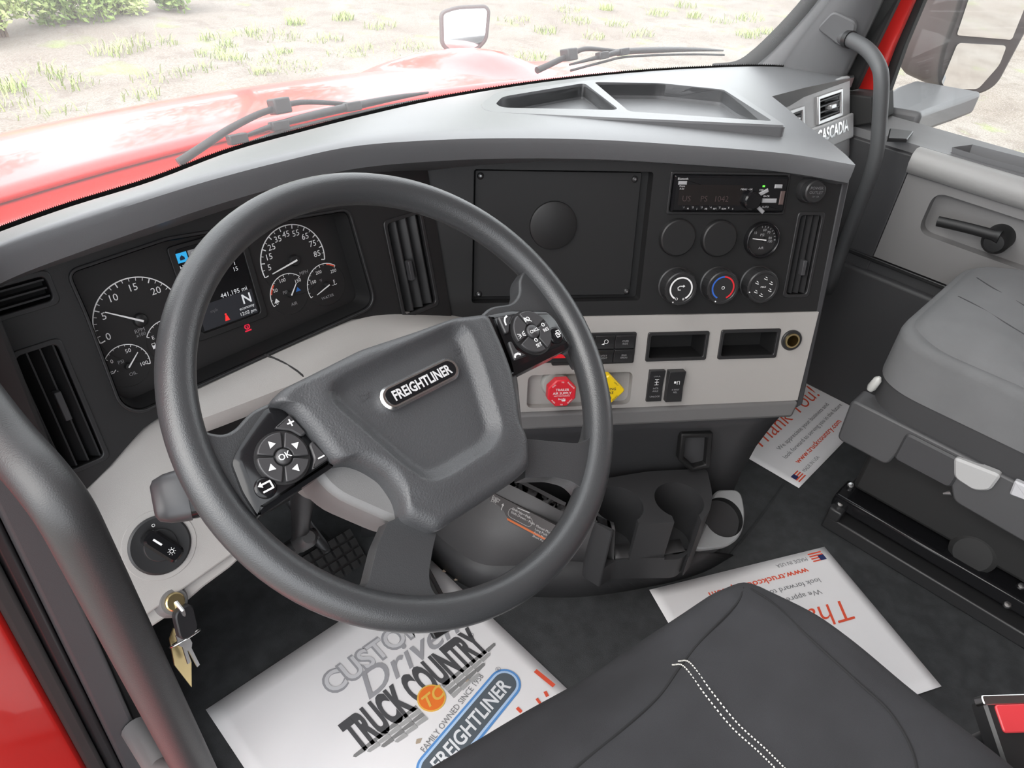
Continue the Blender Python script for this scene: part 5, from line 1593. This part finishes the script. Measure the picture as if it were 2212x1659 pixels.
MB().box(FD, -.235, y_l-.002, 0.05, belt-.015, -.05, -.002).build('hinge_panel', dkgrey, door, bevel=.003)
roll_ = MB(); rows = []
for k in range(13):
    u_ = lerp(y_l-.002, .9, k/12)
    rows.append([FD.p(u_, belt-.055, -.02), FD.p(u_, belt-.05, .012), FD.p(u_, belt-.025, .022), FD.p(u_, belt-.005, .018), FD.p(u_, belt+.004, .004), FD.p(u_, belt+.004, -.02)])
roll_.grid(rows)
roll_.f.append((0, 1, 2, 3, 4, 5)); 
roll_.build('armrest_roll', mat('door_light', (.33, .325, .32), .5, bump=.2, bscale=1500), door, angle=60)
XG = 1.64
gb_ = [hx(*p, XG) for p in ((1880, 236), (1925, 253), (1973, 272), (2097, 297), (2212, 323), (2330, 350))]
gz = [p.z for p in gb_]
lg = MB(); rows = []
for k in range(20):
    t = k/19; u_ = lerp(-.225, .9, t)
    zo = gb_[3].z + .0*t
    rows.append([FD.p(u_, belt-.02, -.02), FD.p(u_, belt+.004, -.022), FD.p(u_, belt+.006, -.05), FD.p(u_, (zo+belt)/2+.006, -.10), FD.p(u_, zo, -(XG-XI)+.005), FD.p(u_, zo-.05, -(XG-XI)-.02)])
ledge_o = lg.grid(rows).build('ledge', mat('ledge_grey', (.17, .17, .175), .45), door, fix=False, solid=-.01)
rz = hz(2140, 335, (gb_[3].z+belt)/2+.008)
q = [hit(*p, FD.p(0, (gb_[3].z+belt)/2+.008, -.07), V((-.1, 0, 1))) for p in ((2056, 320), (2100, 314), (2300, 365), (2300, 388), (2130, 343))]
fq = Frame(q[0], (0, -1, 0), V((-.1, 0, 1)))
gpoly = [((p-q[0]).dot(fq.u), (p-q[0]).dot(fq.v)) for p in q]
cut(ledge_o, [MB().prism(fq, gpoly, -.03, .06)])
gin = inset(gpoly, .006); ng = len(gpoly)              # a real trough let into the ledge, in the ledge's own plastic
MB().add([fq.p(a, b, .002) for a, b in gpoly]+[fq.p(a, b, -.038) for a, b in gin], [(i, (i+1) % ng, ng+(i+1) % ng, ng+i) for i in range(ng)]+[tuple(ng+i for i in range(ng))]).build('grab_recess', MATS['ledge_grey'], door, fix=False)
q = [hit(*p, FD.p(0, (gb_[3].z+belt)/2+.008, -.07), V((-.1, 0, 1))) for p in ((1921, 282), (1972, 288), (1958, 306), (1916, 304))]
fq2 = Frame(q[0], (0, -1, 0), V((-.1, 0, 1)))
MB().prism(fq2, [((p-q[0]).dot(fq2.u), (p-q[0]).dot(fq2.v)) for p in q], -.002, .006, cham=.002).build('window_switch', satin_bk, door)
# inner door handle
hp = [FD.p(*FD.uv(*p, .02), .02) for p in ((2026, 478), (2080, 490), (2130, 503), (2160, 512))]
MB().tube(spline(hp, 14), [.0105]*12+[.012, .013], 12, flat=(V((0, 0, 1)), 1.15)).build('door_handle', black_pl, door, angle=60)
hc = FD.p(*FD.uv(2150, 522, .01), .0)
MB().lathe(hc, FD.n, [(.030, -.04), (.028, .012), (.02, .022), (.0001, .024)], 28).build('handle_boss', black_pl, door, angle=40)
MB().box(FD, -.14, .9, FD.uv(1900, 520)[1]-.055, FD.uv(1900, 520)[1]-.045, -.05, .004).build('trim_line', satin_bk, door, bevel=.002)

# side window glass
clear = glass_mat('clear_glass', (.96, .97, .96))
win2 = MB().box(FX(XG+.03), -.32, .9, gb_[3].z-.02, 1.62, -.004, 0).build('window_2', clear)
struct(win2)
# red body side behind the passenger door (seen in the mirror)
body = thing('cab_side', (1.72, -1.6, -.6), 'red painted outer side of the truck cab behind the passenger door', 'truck cab side')
MB().box(flatZ, 1.66, 1.72, -3.2, -.75, -.6, 1.9).build('side_skin', red_paint, body, bevel=.02)

# ================================================================ right windshield pillar
EA = [(1628, 150), (1650, 122), (1692, 78), (1742, 24), (1790, -35), (1862, -125), (1950, -240)]
EB = [(1812, 190), (1850, 112), (1880, 50), (1903, 2), (1935, -60), (1985, -165), (2055, -310)]
pa_ = spline([hx(*p, 1.47) for p in EA], 24)
pb_ = spline([hx(*p, 1.50) for p in EB], 24)
pil = struct_root('trim_1', hx(1720, 165, 1.48))
pm = mat('pillar_grey', (.115, .116, .12), .55, bump=.15, bscale=1500)
rows = []
for a, b in zip(pa_, pb_):
    d = b-a
    rows.append([a+V((.05, .03, 0)), a, lerp(a, b, .06)+V((-.012, -.012, 0)), lerp(a, b, .35)+V((-.03, -.02, 0)), lerp(a, b, .7)+V((-.028, -.01, 0)), lerp(a, b, .96)+V((-.01, 0, 0)), b, b+V((.05, .01, 0))])
MB().grid(rows).build('pillar_cover', pm, pil, fix=False, angle=60)
# seals and red door frame
FXs = FX(1.545)
MB().prism(FXs, uvl(FXs, [(1812, 195), (1850, 112), (1903, 2), (1985, -165), (2050, -310), (2090, -310), (2022, -165), (1938, 0), (1890, 100), (1846, 196)]), -.03, .0).build('door_seal', rubber, pil, bevel=.006)
FXr = FX(1.60)
MB().prism(FXr, uvl(FXr, [(1840, 200), (1880, 110), (1932, 0), (2018, -165), (2086, -310), (2132, -310), (2060, -165), (1974, 0), (1930, 100), (1888, 212)]), -.02, 0).build('red_frame', red_paint, pil, bevel=.003)
FXw = FX(1.64)
MB().prism(FXw, uvl(FXw, [(1880, 215), (1930, 100), (1972, 0), (2056, -165), (2126, -310), (2160, -310), (2086, -165), (1998, 0), (1958, 95), (1912, 225)]), -.02, .01).build('window_frame', rubber, pil, bevel=.003)
MB().prism(FXs, uvl(FXs, [(1824, 197), (1895, 205), (1897, 262), (1840, 272)]), -.10, .03).build('corner_block', rubber, pil, bevel=.004)
# boss for the grab handle
FBs = Frame(lerp(pa_[7], pb_[7], .55)+V((-.032, -.016, 0)), (pb_[7]-pa_[7]), (pb_[7]-pa_[7]).cross(pa_[10]-pa_[5]))
if FBs.n.x > 0: FBs = Frame(FBs.o, FBs.u, -FBs.n)
bsx = uvl(FBs, [(1764, 62), (1800, 24), (1850, 48), (1842, 92), (1816, 102)], .004)
MB().prism(FBs, round_poly(bsx, .012, 5), -.012, .006, cham=.003).build('handle_boss', pm, pil)

gh = thing('grab_handle', hx(1800, 595, 1.43), 'grey tubular grab handle on the right windshield pillar', 'grab handle')
hpth = [(hx(1808, 78, 1.475)), hx(1838, 86, 1.455), hx(1872, 106, 1.43), hx(1896, 138, 1.41), hx(1904, 175, 1.40), hx(1900, 260, 1.40), hx(1894, 325, 1.40), hx(1878, 385, 1.405), hx(1850, 458, 1.42), hx(1822, 532, 1.435), hx(1797, 605, 1.44), hx(1797, 605, 1.44)+V((.045, .015, -.05))]
MB().tube(spline(hpth, 70), .0158, 16).build('tube', mat('handle_grey', (.075, .077, .08), .5, bump=.15, bscale=1500), gh, angle=60)
MB().tube([hpth[1]+(hpth[1]-hpth[0]).normalized()*-.012, hpth[1]], .019, 16).build('collar', satin_bk, gh)

# ================================================================ passenger side of the dashboard
pdsh = dash
PYF = hz(1840, 172, .785).y
FPd = Frame((0, PYF-.01, .78), (1, 0, 0), (0, -math.cos(R(20)), math.sin(R(20))))
fa = uvl(FPd, [(1655, 232), (1838, 176), (1836, 345), (1700, 345)])
fx0, fx1 = 1.07, 1.498
pzt = FPd.uv(1838, 182)[1]; pzb = FPd.uv(1836, 340)[1]
pass_f = pf = MB().box(FPd, fx0, fx1, pzb, pzt+.02, -.06, 0).build('passenger_face', mat('passenger_grey', (.46, .465, .47), .5, bump=.15, bscale=1500), pdsh, bevel=.006)
lipq = [hz(1664, 222, .775), hz(1750, 195, .775), hz(1846, 166, .775)]
# overhanging edge above the vents
MB().prism(Frame((0, 0, 0), (1, 0, 0), (0, 0, 1)), [(lipq[0].x, lipq[0].y-.0), (lipq[2].x, lipq[2].y), (lipq[2].x, lipq[2].y+.12), (lipq[0].x, lipq[0].y+.12)], .768, .782).build('passenger_edge', dashtop, pdsh, bevel=.006)
MB().box(flatZ, fx0, fx1, .19, .26, 0, .63).build('passenger_lower_face', charcoal, pdsh)
sil_m = mat('vent_silver', (.5, .5, .5), .35, metal=.6)
for (pp, lab_) in ((((1700, 250), (1732, 234), (1734, 265), (1704, 280)), 'small horizontal vent at the inner end of the passenger dash'), (((1770, 214), (1816, 197), (1816, 243), (1770, 266)), 'small horizontal vent at the outer end of the passenger dash')):
    q = vrect(uvl(FPd, pp, .004))
    if q[1]-q[0] > .3: q = (q[1]-.25, q[1], q[2], q[3])
    cut(pass_f, [MB().prism(FPd, rect(q[0], q[1], q[2], q[3]), -.035, .05)])
    v = thing('passenger_vent', FPd.p((q[0]+q[1])/2, q[2], 0), lab_, 'air vent', 'passenger dash vents')
    MB().plate_hole(FPd, rect(q[0]-.010, q[1]+.010, q[2]-.006, q[3]+.006), rect(q[0]+.002, q[1]-.002, q[2]+.002, q[3]-.002), -.002, .006).build('frame', sil_m, v, bevel=.002)
    MB().box(FPd, q[0], q[1], q[2], q[3], -.0355, -.033).build('back', satin_bk, v)
    for k in range(4):
        y_ = lerp(q[2], q[3], (k+.5)/4); MB().box(FPd, q[0]+.003, q[1]-.003, y_-.0015, y_+.0015, -.016, .004).build('slat', charcoal, v)
    MB().box(FPd, lerp(q[0], q[1], .4), lerp(q[0], q[1], .65), lerp(q[2], q[3], .38), lerp(q[2], q[3], .58), -.004, .012).build('tab', sil_m, v, bevel=.002)
e0, e1_ = FPd.uv(1775, 293, .004), FPd.uv(1828, 268, .004)
bdg = thing('dash_badge', FPd.p(e0[0], e0[1], 0), 'raised chrome lettering strip below the passenger dash vents', 'lettering')
MB().box(FPd, e0[0]-.12, fx1, (e0[1]+e1_[1])/2-.035, (e0[1]+e1_[1])/2+.022, -.001, .008).build('strip', MATS['passenger_grey'], bdg, bevel=.004)
MB().text(FPd, 'CASCADIA', e1_[0]+.0, (e0[1]+e1_[1])/2, .026, .0092, align='RIGHT', width=(e1_[0]-e0[0])*1.25, bold=.02).build('lettering', chrome, bdg, fix=False)

# ================================================================ windshield
ws_g = glass_mat('windshield_glass', (.97, .98, .97), film=.08)
win = struct_root('window_1', (.5, .6, .78))
base = [p+V((0, .02, -.012)) for p in farc]
topc = [p+V((-(p.x-.5)*.08, -.42, .82)) for p in base]
rows = [[lerp(a, b, t)+V((0, .05*math.sin(t*math.pi), 0)) for a, b in zip(base, topc)] for t in [k/10 for k in range(11)]]
MB().grid(rows).build('glass', ws_g, win, fix=False, solid=.0)
fb = MB()
r0 = [lerp(a, b, -.03)+V((0, -.004, 0)) for a, b in zip(base, topc)]
r1_ = [lerp(a, b, .017)+V((0, -.004, .0)) for a, b in zip(base, topc)]
fb.grid([r0, r1_]).build('frit_band', deep_bk, win, fix=False)
# saw-toothed dots along the upper edge of the frit
fd_ = MB()
r2 = spline(r1_, 900); r3 = spline([lerp(a, b, .0205)+V((0, -.004, 0)) for a, b in zip(base, topc)], 900)
for k in range(0, 898, 2): fd_.add([r2[k], r2[k+1], r3[k]], [(0, 1, 2)])
o = fd_.build('frit_dots', deep_bk, win, fix=False); o['kind'] = 'stuff'
fi = spline([hx(*p, 1.455) for p in ((1540, 137), (1590, 131), (1628, 106), (1678, 58), (1726, 5), (1755, -35), (1832, -135), (1915, -245))], 50)
fo_ = spline([hx(*p, 1.462) for p in ((1540, 152), (1612, 150), (1656, 122), (1704, 74), (1750, 22), (1782, -20), (1858, -122), (1945, -236))], 50)
MB().grid([fi, fo_]).build('side_frit', deep_bk, win, fix=False, solid=.003)
MB().tube([p+V((0, .012, -.02)) for p in base], .012, 10).build('lower_seal', rubber, win)

# ================================================================ wipers
def wiper(arm_px, blade_px, mount, yy, label, clips, yb):
    w = thing('windshield_wiper', hy(*arm_px[0], yy), label, 'wiper', 'windshield wipers')
    pts = spline([hy(*p, yy) for p in arm_px], 40)
    MB().tube(pts, [.0075-.0035*k/39 for k in range(40)], 10).build('arm', black_pl, w, angle=60)
    mq = hy(*mount, yy)
    MB().box(Frame(mq, (1, 0, 0), (0, -1, .3)), -.016, .016, -.012, .014, -.014, .014).build('joint_block', satin_bk, w, bevel=.003)
    bl = spline([hy(*p, yb) for p in blade_px], 50)
    MB().tube(bl, [.002+.0045*math.sin(math.pi*k/49) for k in range(50)], 8, flat=(V((0, 0, 1)), 1.2)).build('blade', satin_bk, w, angle=60)
    MB().tube([p+V((0, -.006, -.011)) for p in bl], .003, 6).build('rubber_edge', rubber, w)
    for p in clips:
        q = hy(*p, yb); MB().box(Frame(q, (1, 0, 0), (0, -1, .3)), -.016, .016, -.008, .008, -.008, .01).build('clip', satin_bk, w, bevel=.002)
    return w
wiper([(385, 352), (430, 322), (490, 282), (555, 248), (603, 232), (640, 222), (690, 221), (775, 227)], [(505, 303), (590, 272), (680, 248), (780, 226), (860, 210), (925, 200)], (604, 230), .74, 'black windshield wiper lying over the cowl in front of the steering wheel', ((602, 271), (512, 300), (760, 230)), .72)
wiper([(1160, 152), (1195, 136), (1232, 118), (1262, 106), (1300, 107), (1345, 112)], [(1230, 140), (1300, 122), (1345, 112), (1420, 108), (1500, 107), (1562, 109)], (1229, 119), .70, 'black windshield wiper in front of the storage tray', ((1345, 112), (1300, 120)), .69)

# ================================================================ hood mirror
hm0 = hx(1002, 62, 1.45)
hmi = thing('hood_mirror', hx(965, 138, 1.45), 'dark framed mirror on a stalk standing on the red hood', 'mirror')
nn_ = V((-.62, -.76, .20)).normalized()
FH = Frame(hm0, V((0, 0, 1)).cross(nn_)*1, nn_)
hw = uvl(FH, [(962, 22), (1045, 10), (1062, 20), (1054, 85), (1035, 107), (968, 112), (958, 100), (958, 40)])
mirror_m = mat('mirror_glass', (.88, .88, .88), .03, metal=1.)
mhous = mat('mirror_housing', (.10, .095, .095), .5)
ho = uvl(FH, [(950, 24), (985, 12), (1050, 9), (1060, 22), (1054, 88), (1030, 112), (975, 117), (952, 100)])
MB().prism(FH, round_poly(ho, .02, 5), -.09, .004).build('housing', mhous, hmi, bevel=.008, bseg=3)
MB().prism(FH, round_poly(inset(round_poly(ho, .02, 5), .012), .0, 1), .0, .006).build('glass', mirror_m, hmi)
MB().tube([hm0+V((0, .03, -.05)), hx(972, 118, 1.47), hx(950, 146, 1.5)], [.03, .032, .045], 12, flat=(V((0, 0, 1)), .6)).build('stalk', mhous, hmi)

# ================================================================ side mirror
smc = hx(2080, 90, 2.02)
sm = thing('side_mirror', smc+V((0, 0, -.2)), 'tall dark side mirror with two glasses outside the passenger window', 'mirror')
nm_ = V((-.61, -.79, -.02)).normalized()
FMi = Frame(smc, V((0, 0, 1)).cross(nm_), nm_)
oo = uvl(FMi, [(2085, -60), (2060, 30), (2030, 110), (2022, 160), (2028, 192), (2060, 202), (2112, 203), (2150, 182), (2215, 60), (2270, -60)])
MB().prism(FMi, round_poly(oo, .03, 5), -.10, .012).build('rim', mhous, sm, bevel=.008, bseg=3)
bkp = uvl(FMi, [(2040, -60), (1996, 20), (1975, 70), (1962, 130), (1976, 172), (2000, 188), (2040, 196), (2100, 198), (2200, 60), (2240, -60)])
sh_ = MB(); P1 = resample(round_poly(oo, .03, 5), 90); 
P1 = resample(round_poly(oo, .03, 5), 90)
rows = [[FMi.p(p.x, p.y, c) for p in P1] for c in (.0,)]
cen = sum(P1, V((0, 0)))/90
for s_, c_, sh in ((1.02, -.05, .0), (.97, -.12, -.04), (.80, -.19, -.06), (.45, -.22, -.07)):
    rows.append([FMi.p(cen.x+(p.x-cen.x)*s_+sh, cen.y+(p.y-cen.y)*s_, c_) for p in P1])
sh_.grid(rows, close_u=True); sh_.f.append(tuple((len(rows)-1)*90+i for i in range(90)))
sh_.build('shell', mat('mirror_shell', (.13, .115, .115), .45), sm, angle=60)
g1 = uvl(FMi, [(2108, -50), (2066, 76), (2185, 86), (2240, -50)], .013)
MB().prism(FMi, round_poly(g1, .008), .008, .014).build('upper_glass', mirror_m, sm)
g2 = uvl(FMi, [(2068, 92), (2174, 98), (2158, 140), (2112, 192), (2048, 192), (2032, 180)], .013)
MB().prism(FMi, round_poly(g2, .012), .008, .015).build('lower_glass', mirror_m, sm)
ap = [hx(1975, 205, 1.92), hx(1945, 240, 1.72)]
arm_ = MB(); rows = []
for (p, w, h) in ((hx(2052, 206, 2.0), .10, .03), (hx(2010, 222, 1.92), .10, .03), (hx(1965, 242, 1.80), .085, .03), (hx(1935, 258, 1.66), .07, .03)):
    rows.append([p+V((0, -.75*w, h)), p+V((0, w, h*.6)), p+V((0, w, -h)), p+V((0, -.75*w, -h))])
arm_.grid(rows, close_u=True); arm_.f += [(0, 1, 2, 3), (15, 14, 13, 12)]
arm_.build('arm', mat('mirror_arm', (.16, .16, .165), .5), sm, bevel=.012, bseg=3)

# ================================================================ left door opening
YJ = .25
def jx(px): return hy(px, 1500, YJ).x
jamb = struct_root('wall_left', (-.36, .3, 0))
x_r = jx(103)
MB().prism(flatZ, [(x_r, YJ), (x_r-.16, YJ-.10), (x_r-.20, YJ+.2), (x_r, YJ+.35)], -.5, 1.3).build('red_pillar', red_paint, jamb, bevel=.008)
for xa, xb, yy, m, nm in ((jx(100), jx(146), YJ-.012, rubber, 'door_seal'), (jx(148), jx(186), YJ-.002, satin_bk, 'seal_channel'), (jx(188), jx(262), YJ-.008, dkgrey, 'pillar_trim'), (jx(262), jx(330), YJ+.02, black_pl, 'trim_recess')):
    MB().prism(flatZ, [(xa, yy), (xb, yy), (xb, YJ+.10), (xa, YJ+.10)], 0, 1.3).build(nm, m, jamb, bevel=.005, bseg=3)
MB().prism(flatZ, [(jx(325), YJ+.02), (-.255, .29), (-.255, .60), (-.36, .60)], 0, .62).build('kick_panel', black_pl, jamb, bevel=.004)
sill = struct(MB().box(flatZ, -.372, -.235, -1.2, .30, 0, .035).build('trim_2', dkgrey, bevel=.012, bseg=3))
MB().box(flatZ, -.40, -.372, -1.2, .30, -.1, .028).build('sill_seal', rubber, sill, bevel=.006)
MB().box(flatZ, -.62, -.40, -1.2, .30, -.3, .01).build('red_sill', red_paint, sill, bevel=.02)

YH = .05
lh = thing('door_grab_handle', hy(420, 1680, YH), 'thick black tubular grab handle beside the open driver door', 'grab handle')
lp_ = [hy(-80, 830, .17), hy(10, 945, .12), hy(85, 1030, .08), hy(140, 1105, .055), hy(185, 1190, YH), hy(250, 1320, YH), hy(330, 1480, YH), hy(415, 1650, YH), hy(500, 1820, YH)]
MB().tube(spline(lp_, 60), .0205, 18).build('tube', mat('handle_black', (.032, .032, .033), .42, bump=.2, bscale=900), lh, angle=60)
mq = hy(350, 1665, .16)
MB().tube([mq+V((0, .08, 0)), mq, hy(440, 1700, YH)], [.018, .018, .02], 14).build('lower_mount', midgrey, lh)
# ================================================================ outside: grass, shrubs, added trees
leafm = mat('leaf_green', (.10, .17, .035), .6, col2=(.22, .30, .08), vscale=3, tilt2=.5)
leafm2 = mat('leaf_pale', (.24, .33, .10), .6, col2=(.42, .48, .20), vscale=3, tilt2=.5)
barkm = mat('bark', (.12, .09, .065), .9, var=.3, vscale=20)
rnd = random.Random(11)
gr = MB()
spots = [(540, 72), (600, 82), (560, 135), (470, 118), (640, 150), (430, 150), (165, 95), (120, 250), (350, 165), (490, 100), (700, 90), (20, 220), (15, 190), (1225, 25), (1240, 48), (1310, 20), (1500, 35), (1560, 45), (1620, 40), (1700, 62), (1110, 50), (1650, 72), (1480, 12), (1380, 75), (250, 110), (300, 210), (760, 120), (820, 60), (880, 105), (640, 50), (90, 160), (1280, 80), (1180, 70), (1420, 30), (1330, 55), (570, 160), (500, 130), (610, 120), (450, 85), (740, 40)]
pts = [hz(x, y, GZ) for x, y in spots]
for _ in range(14): pts.append(hz(rnd.uniform(0, 1750), rnd.uniform(-60, 240), GZ))
pts = [p for p in pts if all((p-hz(x, y, GZ)).length > 1.0 for x, y in ((20, 78), (120, 50), (262, 30), (370, 20)))]
for p in pts:
    n_ = rnd.randint(35, 90); sp_ = rnd.uniform(.10, .28)
    for _ in range(n_):
        a = rnd.uniform(0, 6.28); r_ = sp_*math.sqrt(rnd.random())
        b0 = V((p.x+r_*math.cos(a)*1.3, p.y+r_*math.sin(a), GZ-.02))
        l = rnd.uniform(.05, .14); a2 = rnd.uniform(0, 6.28); w = .006
        d = V((math.cos(a2), math.sin(a2), 0)); s_ = V((-d.y, d.x, 0))*w
        gr.add([b0-s_, b0+s_, b0+d*l*.3+V((0, 0, l*.7))+s_*.7, b0+d*l*.3+V((0, 0, l*.7))-s_*.7, b0+d*l*.8+V((0, 0, l))], [(0, 1, 2, 3), (3, 2, 4)])
g = gr.build('grass_tufts', leafm2, fix=False); g['kind'] = 'stuff'; tag(g, 'thin green grass tufts growing in the gravel outside', 'grass')

def leaf_cloud(mb, c, rad, n, size):
    for _ in range(n):
        d = V((rnd.gauss(0, 1), rnd.gauss(0, 1), rnd.gauss(0, 1))).normalized()*(rnd.random()**.4)
        q = V((c.x+d.x*rad[0], c.y+d.y*rad[1], c.z+d.z*rad[2]))
        u = V((rnd.gauss(0, 1), rnd.gauss(0, 1), rnd.gauss(0, 1))).normalized(); v = u.orthogonal().normalized()
        s_ = size*rnd.uniform(.6, 1.3)
        mb.add([q-u*s_, q+v*s_*.45, q+u*s_, q-v*s_*.45], [(0, 1, 2, 3)])
def shrub(px, py, rad, n, label, m, size=.06):
    p = hz(px, py, GZ)
    t = thing('leafy_shrub', p, label, 'shrub', 'shrubs at the edge of the gravel')
    mb = MB()
    for k in range(5):
        leaf_cloud(mb, p+V((rnd.uniform(-.5, .5)*rad, rnd.uniform(-.4, .4)*rad, rad*rnd.uniform(.35, .9))), (rad*.6, rad*.6, rad*.55), n//5, size)
    f = mb.build('foliage', m, t, fix=False)
    for k in range(3):
        e = p+V((rnd.uniform(-.4, .4)*rad, rnd.uniform(-.3, .3)*rad, rad*1.1))
        MB().tube([p+V((.04*k, 0, -.05)), lerp(p, e, .5)+V((.05, .03, 0)), e], [.02, .014, .006], 6).build('stem', barkm, t)
shrub(0, 80, .68, 2600, 'low pale green shrub at the corner of the gravel lot', leafm2, .04)
shrub(150, 46, .55, 2200, 'rounded leafy shrub beside the low pale shrub', leafm, .04)
shrub(255, 30, .42, 1500, 'small shrub with bare twigs at the edge of the gravel', leafm2, .04)
shrub(385, 18, .40, 1200, 'smallest shrub at the far edge of the gravel', leafm, .04)
# unseen treeline added above the frame to darken the sky reflected in the hood
tree_labels = ('tall broadleaf tree behind the shrubs', 'wide broadleaf tree ahead of the truck', 'slim broadleaf tree beyond the gravel lot', 'dense broadleaf tree beyond the hood mirror', 'low spreading tree far to the right of the lot')
for k, (x, y, h) in enumerate(((-6, 15, 8), (1, 17, 9), (8, 16.5, 8.5), (15, 14, 9), (20, 8, 8))):
    base_ = V((x, y, GZ))
    t = thing('added_tree', base_, tree_labels[k], 'tree', 'treeline beyond the gravel')
    MB().tube([base_+V((0, 0, -.1)), base_+V((.1, 0, h*.35)), base_+V((0, .1, h*.8))], [.22, .17, .06], 10).build('trunk', barkm, t)
    mb = MB()
    for q in range(9):
        leaf_cloud(mb, base_+V((rnd.uniform(-1.6, 1.6), rnd.uniform(-1.2, 1.2), h*rnd.uniform(.25, .85))), (1.5, 1.4, 1.5), 330, .20)
    mb.build('crown', leafm, t, fix=False)
